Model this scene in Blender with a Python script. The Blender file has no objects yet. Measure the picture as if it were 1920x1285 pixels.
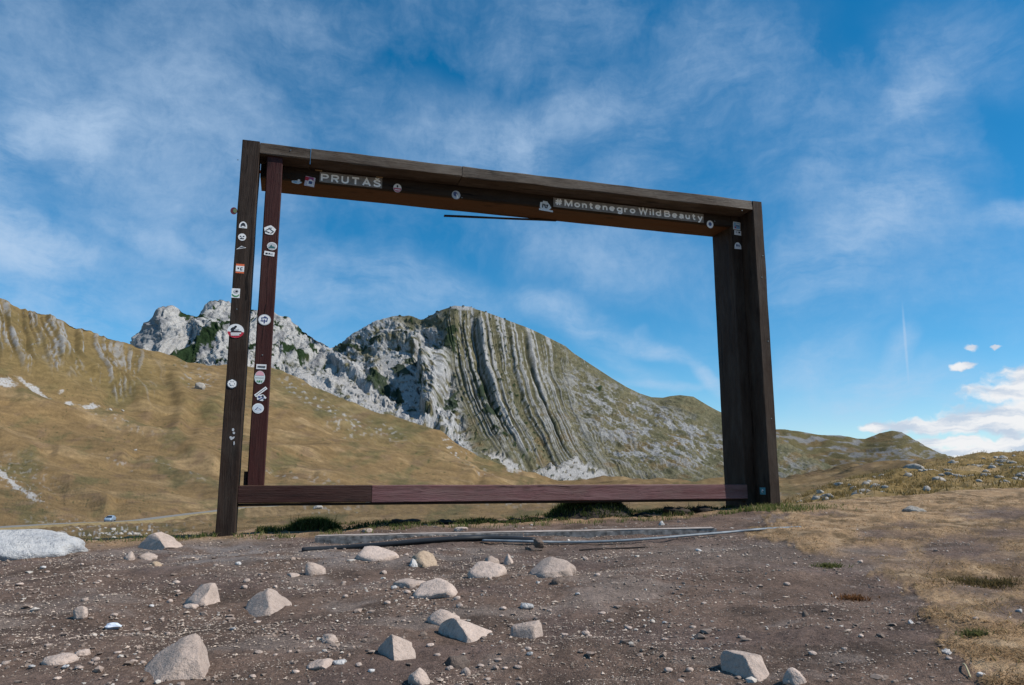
import bpy, math, random
import numpy as np
from mathutils import Vector

S = bpy.context.scene
COL = S.collection

# ------------------------------------------------------------------ camera
F = 1413.0                       # focal length in photo pixels (1920 wide)
PITCH = math.radians(10.35)
CP, SP = math.cos(PITCH), math.sin(PITCH)
cam = bpy.data.cameras.new("camera")
cam.sensor_width = 36.0
cam.lens = F / 1920 * 36.0
cam.clip_start, cam.clip_end = 0.05, 30000
cam_ob = bpy.data.objects.new("camera", cam)
cam_ob.rotation_euler = (math.pi / 2 + PITCH, 0, 0)
COL.objects.link(cam_ob)
S.camera = cam_ob

# ------------------------------------------------------------------ light
FRAME_ANG = math.atan2(.2836, .9587)
SUN_ANG = FRAME_ANG - math.radians(27)       # sun stands almost in the plane of the wooden frame, on the right
SUN_EL = math.radians(46)
sun_dir = Vector((math.cos(SUN_ANG) * math.cos(SUN_EL), math.sin(SUN_ANG) * math.cos(SUN_EL), math.sin(SUN_EL)))
sun = bpy.data.lights.new("sun", 'SUN')
sun.energy = 4.8
sun.angle = math.radians(0.53)
sun.color = (1.0, .95, .87)
sun_ob = bpy.data.objects.new("sun", sun)
sun_ob.rotation_euler = sun_dir.to_track_quat('Z', 'Y').to_euler()
COL.objects.link(sun_ob)

S.view_settings.view_transform = 'Standard'
S.view_settings.look = 'None'
S.view_settings.exposure = 0.12
S.view_settings.gamma = 1.0
S.view_settings.use_curve_mapping = False
S.render.engine = 'CYCLES'
S.cycles.use_denoising = True
S.cycles.max_bounces = 5
S.cycles.diffuse_bounces = 3


# ---- photo measurements -> directions (all things are then given a real place and size)
def E_of(v):
    y = (642.5 - np.asarray(v, float)) / F
    return (SP + y * CP) / (CP - y * SP)


def a_of(u, v):
    y = (642.5 - np.asarray(v, float)) / F
    return (np.asarray(u, float) - 960) / F / (CP - y * SP)


def uv_of(X, Y, Z):
    E = Z / Y
    y = (E * CP - SP) / (CP + E * SP)
    return 960 + F * (X / Y) * (CP - y * SP), 642.5 - F * y


def azel(u, v):
    a, e = float(a_of(u, v)), float(E_of(v))
    return math.atan(a), math.atan(e / math.sqrt(1 + a * a))


# ------------------------------------------------------------------ node helper
class NT:
    def __init__(self, tree):
        self.t = tree

    def node(self, kind, **kw):
        n = self.t.nodes.new(kind)
        for k, v in kw.items():
            setattr(n, k, v)
        return n

    def put(self, sock, v):
        if isinstance(v, bpy.types.NodeSocket):
            self.t.links.new(v, sock)
        elif v is not None:
            sock.default_value = v

    def m(self, op, a, b=None, c=None, clamp=False):
        n = self.node('ShaderNodeMath', operation=op, use_clamp=clamp)
        for i, v in enumerate((a, b, c)):
            self.put(n.inputs[i], v)
        return n.outputs[0]

    def vm(self, op, a, b=None, scale=None):
        n = self.node('ShaderNodeVectorMath', operation=op)
        self.put(n.inputs[0], a)
        if b is not None:
            self.put(n.inputs[1], b)
        if scale is not None:
            self.put(n.inputs['Scale'], scale)
        return n.outputs['Value'] if op == 'LENGTH' else n.outputs[0]

    def noise(self, vec, scale, detail=3, rough=.5, dist=0, color=False):
        n = self.node('ShaderNodeTexNoise')
        self.put(n.inputs['Vector'], vec)
        n.inputs['Scale'].default_value = scale
        n.inputs['Detail'].default_value = detail
        n.inputs['Roughness'].default_value = rough
        n.inputs['Distortion'].default_value = dist
        return n.outputs['Color' if color else 'Fac']

    def mapping(self, vec, loc=(0, 0, 0), rot=(0, 0, 0), sc=(1, 1, 1), kind='POINT'):
        n = self.node('ShaderNodeMapping', vector_type=kind)
        self.put(n.inputs['Vector'], vec)
        n.inputs['Location'].default_value = loc
        n.inputs['Rotation'].default_value = rot
        n.inputs['Scale'].default_value = sc
        return n.outputs[0]

    def rng(self, v, a, b, c=0., d=1., smooth=False):
        n = self.node('ShaderNodeMapRange', interpolation_type='SMOOTHSTEP' if smooth else 'LINEAR')
        self.put(n.inputs[0], v)
        for i, x in enumerate((a, b, c, d)):
            self.put(n.inputs[i + 1], x)
        return n.outputs[0]

    def mix(self, f, a, b, blend='MIX'):
        n = self.node('ShaderNodeMix', data_type='RGBA', blend_type=blend)
        self.put(n.inputs[0], f)
        for i, v in ((6, a), (7, b)):
            if isinstance(v, tuple) and len(v) == 3:
                v = v + (1,)
            self.put(n.inputs[i], v)
        return n.outputs[2]


# ------------------------------------------------------------------ sky
W = bpy.data.worlds.new("World")
S.world = W
W.use_nodes = True
W.node_tree.nodes.clear()
T = NT(W.node_tree)
sky = T.node('ShaderNodeTexSky', sky_type='NISHITA', sun_disc=False)
sky.sun_elevation = SUN_EL
sky.sun_rotation = math.pi / 2 - SUN_ANG
sky.altitude = 1900
sky.air_density = 1.0
sky.dust_density = 0.6
sky.ozone_density = 3.0
SKY_STRENGTH = 0.115
tc = T.node('ShaderNodeTexCoord')
d = T.vm('NORMALIZE', tc.outputs['Generated'])
sx = T.node('ShaderNodeSeparateXYZ')
T.put(sx.inputs[0], d)
az = T.m('ARCTAN2', sx.outputs[0], sx.outputs[1])
el = T.m('ARCSINE', sx.outputs[2])
cx = T.node('ShaderNodeCombineXYZ')
T.put(cx.inputs[0], az)
T.put(cx.inputs[1], el)
V = cx.outputs[0]
warpc = T.noise(V, 3.2, 4, .55, color=True)
warp = T.vm('SCALE', T.vm('SUBTRACT', warpc, (.5, .5, .5)), scale=.13)
Vw = T.vm('ADD', V, warp)
warpc2 = T.noise(V, 14, 4, .6, color=True)
Vw2 = T.vm('ADD', Vw, T.vm('SCALE', T.vm('SUBTRACT', warpc2, (.5, .5, .5)), scale=.016))
# fibres of the high cirrus: two directions
def fibre_field(loc, deg):
    a_ = T.noise(T.mapping(Vw2, loc=loc, rot=(0, 0, math.radians(deg)), sc=(3.4, 11, 1)), 1.0, 5, .6)
    b_ = T.noise(T.mapping(Vw2, loc=loc, rot=(0, 0, math.radians(deg * 1.2)), sc=(11, 40, 1)), 1.0, 6, .7)
    return T.rng(T.m('ADD', T.m('MULTIPLY', a_, .62), T.m('MULTIPLY', b_, .38)), .38, .66)


fib_dn = fibre_field((0, 0, 0), 27)
fib_up = fibre_field((4, 2, 0), -34)
mott = T.rng(T.noise(Vw2, 19, 7, .7), .32, .68, .55, 1.4)
puff = T.m('MULTIPLY', T.rng(T.noise(T.vm('ADD', Vw, (3, 7, 0)), 4.5, 7, .62), .33, .72), T.m('MULTIPLY_ADD', fib_up, .55, .5))
# strokes: photo endpoints, half width, strength, fibre direction
ST = [
    (260, 60, 470, 300, 105, .55, 'p'), (60, 130, 330, 420, 110, .4, 'p'), (330, 0, 520, 60, 90, .3, 'p'),
    (-150, 330, 70, 250, 60, .6, 'u'), (60, 262, 215, 232, 34, .9, 'u'), (130, 320, 205, 250, 28, .8, 'u'),
    (-120, 330, 40, 470, 60, 1.1, 'd'), (-60, 440, 180, 480, 40, 1.1, 'd'), (-100, 560, 280, 590, 60, .5, 'd'),
    (180, 410, 420, 490, 18, .4, 'd'), (400, 480, 620, 560, 30, .38, 'd'), (540, 500, 960, 570, 48, .5, 'd'),
    (560, 560, 800, 600, 30, .3, 'd'), (700, 200, 950, 240, 70, .4, 'p'), (850, 330, 1150, 180, 55, .4, 'u'),
    (540, 330, 1200, 260, 90, .25, 'p'), (960, 450, 1330, 520, 70, .45, 'p'), (980, 560, 1170, 630, 30, .6, 'd'),
    (1130, 620, 1290, 650, 16, .7, 'd'), (1280, 650, 1345, 740, 14, .65, 'd'), (1100, 640, 1230, 700, 20, .35, 'd'),
    (1150, 705, 1330, 708, 9, .45, 'd'), (1080, 690, 1180, 730, 22, .35, 'd'),
    (1480, 560, 1640, 420, 70, .42, 'u'), (1560, 450, 1780, 300, 50, .35, 'u'), (1640, 220, 1790, 130, 34, .35, 'u'),
    (1840, 395, 2050, 360, 22, .7, 'u'), (1500, 480, 1900, 470, 80, .25, 'p'), (1480, 770, 1720, 730, 40, .5, 'd'),
    (1460, 700, 1600, 640, 50, .4, 'u'), (1600, 700, 1860, 760, 50, .45, 'd'), (1680, 690, 1705, 640, 22, .5, 'u'),
    (1250, 80, 1480, 40, 80, .22, 'p'), (1700, 40, 1950, 100, 70, .25, 'u'), (1380, 250, 1700, 200, 100, .2, 'p'),
    (1692, 572, 1704, 722, 2.2, .45, 'c'), (-100, 20, 160, 40, 60, .3, 'p'),
]
acc = None
for (u1, v1, u2, v2, w, s, k) in ST:
    p, q = azel(u1, v1), azel(u2, v2)
    L = math.hypot(q[0] - p[0], q[1] - p[1]) / 2 + (0 if k == 'c' else w / F)
    ang = math.atan2(q[1] - p[1], q[0] - p[0])
    src = V if k == 'c' else Vw2
    mp = T.mapping(src, ((p[0] + q[0]) / 2, (p[1] + q[1]) / 2, 0), (0, 0, ang), (L * 1.25, w * 1.5 / F, 1), 'TEXTURE')
    g = T.rng(T.vm('LENGTH', mp), 1, 0, 0, s, True)
    if k != 'c':
        fibre = {'d': fib_dn, 'u': fib_up, 'p': puff}[k]
        g = T.m('MULTIPLY', g, T.m('MULTIPLY_ADD', fibre, .85, .15))
    acc = g if acc is None else T.m('ADD', acc, g)
veil = T.m('MULTIPLY', T.rng(T.noise(Vw2, 2.2, 7, .62), .44, .74, 0, .62), T.m('MULTIPLY_ADD', T.m('ADD', fib_up, fib_dn), .55, .05))
veil = T.m('MULTIPLY', veil, T.rng(el, .12, .5, .45, 1.0))
low = T.rng(el, .0, .16, .12, 0, True)                      # thin cloud is denser along the horizon
cir = T.m('ADD', T.m('MULTIPLY', T.m('ADD', acc, veil), mott), low)
cir = T.m('MULTIPLY', T.m('SUBTRACT', 1.0, T.m('EXPONENT', T.m('MULTIPLY', cir, -1.9))), .9)
# fair-weather cumulus bank low on the right, going on outside the picture
CU = [(1640, 802, 24, 7), (1822, 655, 11, 6), (1806, 686, 18, 5), (1866, 651, 7, 3), (1720, 797, 50, 11), (1790, 795, 70, 14),
      (1860, 786, 75, 22), (1935, 790, 70, 26), (1890, 735, 60, 14), (1950, 715, 60, 30), (1900, 772, 60, 14),
      (1950, 762, 60, 20), (1780, 828, 95, 9), (1890, 832, 120, 14), (1800, 850, 120, 10), (2040, 790, 80, 30), (2140, 800, 110, 30),
      (2300, 810, 120, 30)]
wr = T.vm('SCALE', T.vm('SUBTRACT', T.noise(V, 34, 4, .55, color=True), (.5, .5, .5)), scale=.022)
Vc = T.vm('ADD', V, wr)
cu = None
for (u, v, rx, ry) in CU:
    p = azel(u, v)
    mp = T.mapping(Vc, (p[0], p[1], 0), (0, 0, 0), (rx * 1.15 / F, ry * 1.2 / F, 1), 'TEXTURE')
    f = T.m('SUBTRACT', 1.0, T.vm('LENGTH', mp))
    cu = f if cu is None else T.m('SMOOTH_MAX', cu, f, .12)
cn = T.noise(T.mapping(Vc, sc=(1, 1.5, 1)), 44, 6, .52)
cu_d = T.rng(T.m('ADD', cu, T.m('MULTIPLY_ADD', cn, 1.5, -.75)), -.08, .50, 0, 1, True)
cu_sh = T.rng(T.noise(T.mapping(Vc, loc=(0, .004, 0), sc=(.6, 3.2, 1)), 26, 5, .5), .36, .60, 0, 1, True)  # cloud shading painted in: noise mixes grey-blue and white
cu_col = T.mix(cu_sh, (4.4, 5.1, 6.1), (7.2, 7.2, 7.3))
hsv = T.node('ShaderNodeHueSaturation')
hsv.inputs['Hue'].default_value = .488
hsv.inputs['Saturation'].default_value = 1.38
hsv.inputs['Value'].default_value = 1.08
T.put(hsv.inputs['Color'], sky.outputs[0])
skyc = T.mix(cir, hsv.outputs[0], (3.9, 5.15, 6.8))
skyc = T.mix(T.m('MULTIPLY', cu_d, .96), skyc, cu_col)
bg = T.node('ShaderNodeBackground')
bg.inputs['Strength'].default_value = SKY_STRENGTH
T.put(bg.inputs['Color'], skyc)
W.cycles.sampling_method = 'MANUAL'
W.cycles.sample_map_resolution = 256
wo = T.node('ShaderNodeOutputWorld')
T.put(wo.inputs['Surface'], bg.outputs[0])


# ------------------------------------------------------------------ numpy noise
def _h(ix, iy, seed):
    h = (ix.astype(np.int64) * 374761393 + iy.astype(np.int64) * 668265263 + seed * 974711) & 0xFFFFFFFF
    h = ((h ^ (h >> 13)) * 1274126177) & 0xFFFFFFFF
    return (h ^ (h >> 16)) & 0xFFFF


def perlin(x, y, seed=0):
    x, y = np.broadcast_arrays(np.asarray(x, float), np.asarray(y, float))
    x0, y0 = np.floor(x), np.floor(y)
    fx, fy = x - x0, y - y0
    ix, iy = x0.astype(np.int64), y0.astype(np.int64)
    sx_, sy_ = fx * fx * fx * (fx * (fx * 6 - 15) + 10), fy * fy * fy * (fy * (fy * 6 - 15) + 10)

    def gr(i, j, dx, dy):
        t = _h(i, j, seed) * (2 * math.pi / 65536.0)
        return np.cos(t) * dx + np.sin(t) * dy
    n0 = gr(ix, iy, fx, fy)
    n1 = gr(ix + 1, iy, fx - 1, fy)
    n2 = gr(ix, iy + 1, fx, fy - 1)
    n3 = gr(ix + 1, iy + 1, fx - 1, fy - 1)
    a, b = n0 + sx_ * (n1 - n0), n2 + sx_ * (n3 - n2)
    return (a + sy_ * (b - a)) * 1.5


def fbm(x, y, seed=0, octv=5, gain=.5):
    t, amp, f = 0, 1, 1
    for k in range(octv):
        t = t + amp * perlin(x * f + 17.3 * k, y * f - 9.1 * k, seed + k)
        amp *= gain
        f *= 2.03
    return t


def ridged(x, y, seed=0, octv=5, gain=.5):
    t, amp, f, nrm = 0, 1, 1, 0
    for k in range(octv):
        n = 1 - np.abs(perlin(x * f + 11.7 * k, y * f + 5.3 * k, seed + k)) * 1.6
        t = t + amp * n
        nrm += amp
        amp *= gain
        f *= 2.05
    return t / nrm


def ss(x, a, b):
    t = np.clip((x - a) / (b - a), 0, 1)
    return t * t * (3 - 2 * t)


def blob(u, v, cu_, cv_, ru, rv, ang=0., soft=.6):
    c, s = math.cos(math.radians(ang)), math.sin(math.radians(ang))
    x, y = (u - cu_), (v - cv_)
    r = np.sqrt(((x * c + y * s) / ru) ** 2 + ((-x * s + y * c) / rv) ** 2)
    return 1 - ss(r, 1 - soft, 1 + soft)


def lerpc(c, c2, f):
    f = np.clip(f, 0, 1)[..., None]
    return c * (1 - f) + np.asarray(c2, float) * f


# ------------------------------------------------------------------ mesh helpers
def mesh_np(name, verts, faces, mat, col=None, smooth=True, parent=None, link=True):
    verts = np.asarray(verts, np.float32).reshape(-1, 3)
    faces = np.asarray(faces, np.int32)
    k = faces.shape[1]
    me = bpy.data.meshes.new(name)
    me.vertices.add(len(verts))
    me.vertices.foreach_set('co', verts.ravel())
    me.loops.add(faces.size)
    me.loops.foreach_set('vertex_index', faces.ravel())
    me.polygons.add(len(faces))
    me.polygons.foreach_set('loop_start', np.arange(0, faces.size, k, dtype=np.int32))
    me.polygons.foreach_set('loop_total', np.full(len(faces), k, np.int32))
    me.polygons.foreach_set('use_smooth', np.full(len(faces), smooth, bool))
    if col is not None:
        at = me.attributes.new('col', 'FLOAT_COLOR', 'POINT')
        c4 = np.ones((len(verts), 4), np.float32)
        c4[:, :3] = np.asarray(col).reshape(-1, 3)
        at.data.foreach_set('color', c4.ravel())
    me.update(calc_edges=True)
    me.validate()
    if mat:
        me.materials.append(mat)
    ob = bpy.data.objects.new(name, me)
    if link:
        COL.objects.link(ob)
    ob.parent = parent
    return ob


def mesh_py(name, verts, faces, mats, idx=None, parent=None, smooth=False):
    me = bpy.data.meshes.new(name)
    me.from_pydata([tuple(v) for v in verts], [], faces)
    for m in (mats if isinstance(mats, (list, tuple)) else [mats]):
        me.materials.append(m)
    if idx is not None:
        me.polygons.foreach_set('material_index', idx)
    if smooth:
        me.polygons.foreach_set('use_smooth', [True] * len(faces))
    me.update()
    ob = bpy.data.objects.new(name, me)
    COL.objects.link(ob)
    ob.parent = parent
    return ob


def tag(o, label, cat, group=None, kind=None):
    if kind:
        o['kind'] = kind
    if label:
        o['label'] = label
    if cat:
        o['category'] = cat
    if group:
        o['group'] = group
    return o


def grid_faces(nr, nc):
    i = np.arange(nr * nc).reshape(nr, nc)
    return np.stack([i[:-1, :-1], i[:-1, 1:], i[1:, 1:], i[1:, :-1]], -1).reshape(-1, 4)


# ------------------------------------------------------------------ materials
def new_mat(name, rough=.9, spec=.25):
    m = bpy.data.materials.new(name)
    m.use_nodes = True
    t = NT(m.node_tree)
    b = m.node_tree.nodes['Principled BSDF']
    b.inputs['Roughness'].default_value = rough
    b.inputs['Specular IOR Level'].default_value = spec
    return m, t, b


def bump(t, b, h, strength, dist):
    n = t.node('ShaderNodeBump')
    n.inputs['Strength'].default_value = strength
    n.inputs['Distance'].default_value = dist
    t.put(n.inputs['Height'], h)
    t.put(b.inputs['Normal'], n.outputs[0])


def terrain_mat(name, layers, bump_scale, bump_dist, bstr=1.0, spec=.1):
    """albedo from the mesh attribute, broken up by noise at several sizes (metres)."""
    m, t, b = new_mat(name, .95, spec)
    at = t.node('ShaderNodeAttribute', attribute_name='col')
    geo = t.node('ShaderNodeNewGeometry')
    pos = geo.outputs['Position']
    c = at.outputs['Color']
    for sc, amt in layers:
        f = t.rng(t.noise(pos, sc, 5, .6), .28, .72, 1 - amt, 1 + amt)
        c = t.mix(1.0, c, f, 'MULTIPLY')
    t.put(b.inputs['Base Color'], c)
    bump(t, b, t.noise(pos, bump_scale, 6, .65), bstr, bump_dist)
    return m


def plain(name, col, rough=.6, spec=.3, var=.12, sc=30, metal=0.):
    m, t, b = new_mat(name, rough, spec)
    tcn = t.node('ShaderNodeTexCoord')
    f = t.rng(t.noise(tcn.outputs['Object'], sc, 4, .6), .3, .7, 1 - var, 1 + var)
    t.put(b.inputs['Base Color'], t.mix(1.0, tuple(col), f, 'MULTIPLY'))
    b.inputs['Metallic'].default_value = metal
    return m


M_far = terrain_mat('far_rock_and_turf', [(.35, .38), (.08, .2)], .4, 4.0, .9)
M_mid = terrain_mat('dry_pasture', [(.9, .22), (.12, .16), (.02, .10)], 1.2, .5, .7)
M_hill = terrain_mat('hill_grass_soil', [(6, .3), (1.2, .25)], 9, .05, .8)
M_blade = terrain_mat('grass_blades', [(8, .15)], 50, .0, 0)
_n = M_blade.node_tree
_tr = _n.nodes.new('ShaderNodeBsdfTranslucent')
_mx = _n.nodes.new('ShaderNodeMixShader')
_mx.inputs[0].default_value = .45
_b = _n.nodes['Principled BSDF']
_n.links.new(_b.inputs['Base Color'].links[0].from_socket, _tr.inputs['Color'])
_n.links.new(_b.outputs[0], _mx.inputs[1])
_n.links.new(_tr.outputs[0], _mx.inputs[2])
_n.links.new(_mx.outputs[0], _n.nodes['Material Output'].inputs['Surface'])
M_grit = terrain_mat('gravel_bits', [(30, .25)], 200, .002, .5)


def ground_mat():
    m, t, b = new_mat('trampled_dirt', .95, .12)
    at = t.node('ShaderNodeAttribute', attribute_name='col')
    geo = t.node('ShaderNodeNewGeometry')
    p = geo.outputs['Position']
    c = at.outputs['Color']
    for sc, amt in ((1.1, .16), (7, .26), (45, .35), (170, .3)):
        c = t.mix(1.0, c, t.rng(t.noise(p, sc, 4, .6), .28, .72, 1 - amt, 1 + amt), 'MULTIPLY')
    # fine grit: tiny pale crumbs
    for sc, th, colr in ((120, .17, (.24, .19, .155)), (55, .11, (.30, .25, .21))):
        vo = t.node('ShaderNodeTexVoronoi')
        t.put(vo.inputs['Vector'], t.vm('ADD', p, t.vm('SCALE', t.noise(p, 90, 2, color=True), scale=.012)))
        vo.inputs['Scale'].default_value = sc
        sel = t.node('ShaderNodeSeparateColor')
        t.put(sel.inputs[0], vo.outputs['Color'])
        k = t.m('MULTIPLY', t.rng(vo.outputs['Distance'], th, th * 2.1, 1, 0), t.m('GREATER_THAN', sel.outputs[0], .70))
        k = t.m('MULTIPLY', k, t.rng(t.noise(p, 2.3, 3), .38, .6, 0.1, .8))
        c = t.mix(k, c, colr)
    t.put(b.inputs['Base Color'], c)
    h = t.m('ADD', t.noise(p, 40, 6, .7), t.m('MULTIPLY', t.noise(p, 220, 3, .6), .35))
    bump(t, b, h, .9, .02)
    return m


M_ground = ground_mat()


def stone_mat(name, c1, c2, c3, sc=18, rough=.85):
    m, t, b = new_mat(name, rough, .25)
    tcn = t.node('ShaderNodeTexCoord')
    info = t.node('ShaderNodeObjectInfo')
    p = t.vm('ADD', tcn.outputs['Object'], t.vm('SCALE', (7, 13, 5), scale=info.outputs['Random']))
    c = t.mix(t.rng(t.noise(p, sc, 5, .6), .35, .65), c1, c2)
    c = t.mix(t.rng(t.noise(p, sc * 3.1, 6, .75), .50, .68, 0, .8), c, c3)
    c = t.mix(t.rng(t.noise(t.vm('ADD', p, (4, 2, 9)), sc * .45, 5, .65), .55, .72, 0, .55), c, tuple(x * .9 for x in c3))
    ln = t.noise(t.mapping(p, rot=(.5, .3, .8), sc=(1, 4, 1)), sc * .8, 4, .6)
    c = t.mix(t.rng(t.m('ABSOLUTE', t.m('SUBTRACT', ln, .5)), .0, .012, .55, 0), c, tuple(x * .45 for x in c3))
    c = t.mix(1.0, c, t.rng(info.outputs['Random'], 0, 1, .82, 1.15), 'MULTIPLY')
    t.put(b.inputs['Base Color'], c)
    bump(t, b, t.m('ADD', t.noise(p, sc * 2, 6, .7), t.m('MULTIPLY', t.noise(p, sc * 9, 3, .6), .3)), .7, .35 / sc)
    return m


M_stone = stone_mat('worn_limestone', (.52, .41, .345), (.44, .345, .29), (.31, .24, .20))
M_stone_dark = stone_mat('dusty_brown_stone', (.17, .125, .10), (.11, .085, .07), (.07, .055, .05))
M_stone_white = stone_mat('bare_white_limestone', (.60, .57, .54), (.48, .46, .45), (.30, .29, .29), 7)
M_stone_bright = stone_mat('fresh_white_limestone', (.58, .57, .56), (.46, .465, .48), (.25, .26, .29), 6)
M_stone_orange = stone_mat('rusty_cracked_limestone', (.44, .33, .23), (.40, .30, .22), (.24, .17, .12), 22)
M_stone_hill = stone_mat('lichen_grey_limestone', (.45, .41, .36), (.34, .31, .275), (.17, .155, .135), 5)


def wood_mat(name, axis, c1, c2, c3, grey=0.0, rough=.62):
    m, t, b = new_mat(name, rough, .14)
    tcn = t.node('ShaderNodeTexCoord')
    info = t.node('ShaderNodeObjectInfo')
    o = t.vm('ADD', tcn.outputs['Object'], t.vm('SCALE', (3.1, 5.7, 2.3), scale=info.outputs['Random']))
    st = [16, 16, 16]
    st[axis] = .9
    fine = [120, 120, 120]
    fine[axis] = 3.5
    o2 = t.vm('ADD', o, t.vm('SCALE', t.vm('SUBTRACT', t.noise(o, 3, 3, color=True), (.5, .5, .5)), scale=.05))
    g = t.noise(t.mapping(o2, sc=tuple(st)), 1, 6, .62)
    gf = t.noise(t.mapping(o2, sc=tuple(fine)), 1, 4, .6)
    c = t.mix(t.rng(g, .32, .68), c1, c2)
    c = t.mix(t.rng(gf, .45, .75, 0, .7), c, c3)
    # knots
    kn = [5.5, 5.5, 5.5]
    kn[axis] = 2.6
    vo = t.node('ShaderNodeTexVoronoi')
    t.put(vo.inputs['Vector'], t.mapping(o2, sc=tuple(kn)))
    vo.inputs['Scale'].default_value = 1
    c = t.mix(t.rng(vo.outputs['Distance'], .07, .2, .75, 0), c, tuple(x * .35 for x in c1))
    # weathered, washed out patches
    wn = t.rng(t.noise(t.mapping(o, sc=tuple(2.2 if i == axis else 7 for i in range(3))), 1, 6, .7), .42, .66, 0, grey)
    c = t.mix(wn, c, (.15, .128, .108))
    # long drying cracks
    ck = [26, 26, 26]
    ck[axis] = .7
    c = t.mix(t.rng(t.noise(t.mapping(o2, loc=(3, 1, 2), sc=tuple(ck)), 1, 3, .5), .335, .30, 0, .8), c, tuple(x * .2 for x in c1))
    t.put(b.inputs['Base Color'], c)
    t.put(b.inputs['Roughness'], t.rng(g, .3, .7, rough - .1, rough + .15))
    bump(t, b, t.m('ADD', t.m('MULTIPLY', g, .6), gf), .8, .006)
    return m


DK = ((.018, .0105, .0075), (.034, .020, .014), (.008, .005, .004))
M_w_post = wood_mat('dark_stained_wood_upright', 2, *DK, grey=.14)
M_w_top = wood_mat('weathered_wood_lengthwise', 0, (.046, .033, .024), (.088, .067, .052), (.02, .014, .011), grey=.65)
M_w_inner = wood_mat('dark_stained_wood_lengthwise', 0, (.020, .014, .011), (.034, .022, .015), (.010, .007, .006), grey=.08)
M_w_red = wood_mat('red_brown_painted_wood_upright', 2, (.036, .0105, .009), (.058, .019, .016), (.016, .006, .005), grey=.05, rough=.45)
M_w_red2 = wood_mat('red_brown_painted_plank', 0, (.115, .047, .045), (.19, .100, .102), (.052, .024, .023), grey=.3, rough=.5)
M_w_brn2 = wood_mat('dark_brown_plank', 0, (.030, .013, .0105), (.050, .021, .017), (.014, .007, .006), grey=.08, rough=.5)
M_w_right = wood_mat('grey_brown_wood_upright', 2, (.026, .016, .011), (.047, .030, .021), (.011, .0075, .0055), grey=.2)

# ------------------------------------------------------------------ terrain sheets
SHEETS = {}


def sheet(name, contours, rows, acol, disp, mat, smooth_t=5, smooth_a=3):
    """surface through a stack of contour lines; each contour is a list of (u, v, depth) measured on the photo."""
    Ea, Ya = [], []
    for ct in contours:
        u, v, Yd = (np.array(x, float) for x in zip(*ct))
        a = a_of(u, v)
        Ea.append(np.interp(acol, a, E_of(v)))
        Ya.append(np.interp(acol, a, Yd))
    t = np.concatenate([np.linspace(k, k + 1, n, endpoint=False) for k, n in enumerate(rows)] + [[len(rows)]])
    k = np.minimum(t.astype(int), len(rows) - 1)
    f = (t - k)[:, None]
    Ea, Ya = np.array(Ea), np.array(Ya)
    E = Ea[k] * (1 - f) + Ea[k + 1] * f
    Y = np.exp(np.log(Ya[k]) * (1 - f) + np.log(Ya[k + 1]) * f)
    Z = E * Y

    def sm(A, n, ax):
        if n < 2:
            return A
        pad = [(0, 0), (0, 0)]
        pad[ax] = (n, n)
        B = np.pad(A, pad, mode='edge')
        out = sum(np.roll(B, s, ax) for s in range(-n, n + 1)) / (2 * n + 1)
        return out[n:-n, :] if ax == 0 else out[:, n:-n]
    crest = len(t) - rows[-1] - 1
    Zk = Z[crest].copy()
    Z[:crest + 1] = sm(Z[:crest + 1], smooth_t, 0)
    Z = sm(Z, smooth_a, 1)
    Yk = Y[crest].copy()
    Y[:crest + 1] = sm(Y[:crest + 1], smooth_t, 0)
    # keep the measured skyline
    wgt = np.exp(-((np.arange(len(t)) - crest) / (3.0 * smooth_t + 3)) ** 2)[:, None]
    wgt[crest + 1:] = 0
    Z = Z + wgt * (Zk - Z[crest])[None]
    Y = Y + wgt * (Yk - Y[crest])[None]
    X = acol[None] * Y
    P = np.stack([X, Y, Z], -1)
    U, Vv = uv_of(X, Y, Z)
    Nn = np.cross(np.gradient(P, axis=1), np.gradient(P, axis=0))
    Nn /= np.linalg.norm(Nn, axis=-1, keepdims=True) + 1e-9
    Nn *= np.sign(Nn[..., 2:3] + 1e-9)
    P, colr = disp(P, Nn, U, Vv, t[:, None] / len(rows))
    nr, nc = P.shape[:2]
    ob = mesh_np(name, P.reshape(-1, 3), grid_faces(nr, nc)[:, ::-1], mat, colr)
    ob['kind'] = 'structure'
    pu, pv = uv_of(P[..., 0], P[..., 1], P[..., 2])
    SHEETS[name] = (acol, P, pu, pv, crest)
    return ob


def height(name, x, y):
    acol, P = SHEETS[name][:2]
    a = x / y
    j = int(np.clip(np.searchsorted(acol, a) - 1, 0, len(acol) - 2))
    w = (a - acol[j]) / (acol[j + 1] - acol[j])
    z0 = np.interp(y, P[:, j, 1], P[:, j, 2])
    z1 = np.interp(y, P[:, j + 1, 1], P[:, j + 1, 2])
    return z0 * (1 - w) + z1 * w


def locate(name, u, v):
    acol, P, pu, pv, crest = SHEETS[name]
    dd = (pu[:crest + 1] - u) ** 2 + (pv[:crest + 1] - v) ** 2
    i = np.unravel_index(np.argmin(dd), dd.shape)
    return P[i]


def acols(lo, hi, n, wide=None, nw=30):
    c = np.linspace(lo, hi, n)
    if wide:
        c = np.concatenate([np.linspace(wide[0], lo, nw, endpoint=False), c, np.linspace(hi, wide[1], nw + 1)[1:]])
    return c


TAN = np.array((.162, .107, .050))
TAN2 = np.array((.212, .145, .074))
OLV = np.array((.112, .093, .042))
OLG = np.array((.078, .074, .033))
ROCK = np.array((.33, .325, .32))
ROCKW = np.array((.375, .365, .35))
ROCKD = np.array((.18, .18, .185))
SCREE = np.array((.34, .325, .31))
PINE = np.array((.018, .034, .013))

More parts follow.
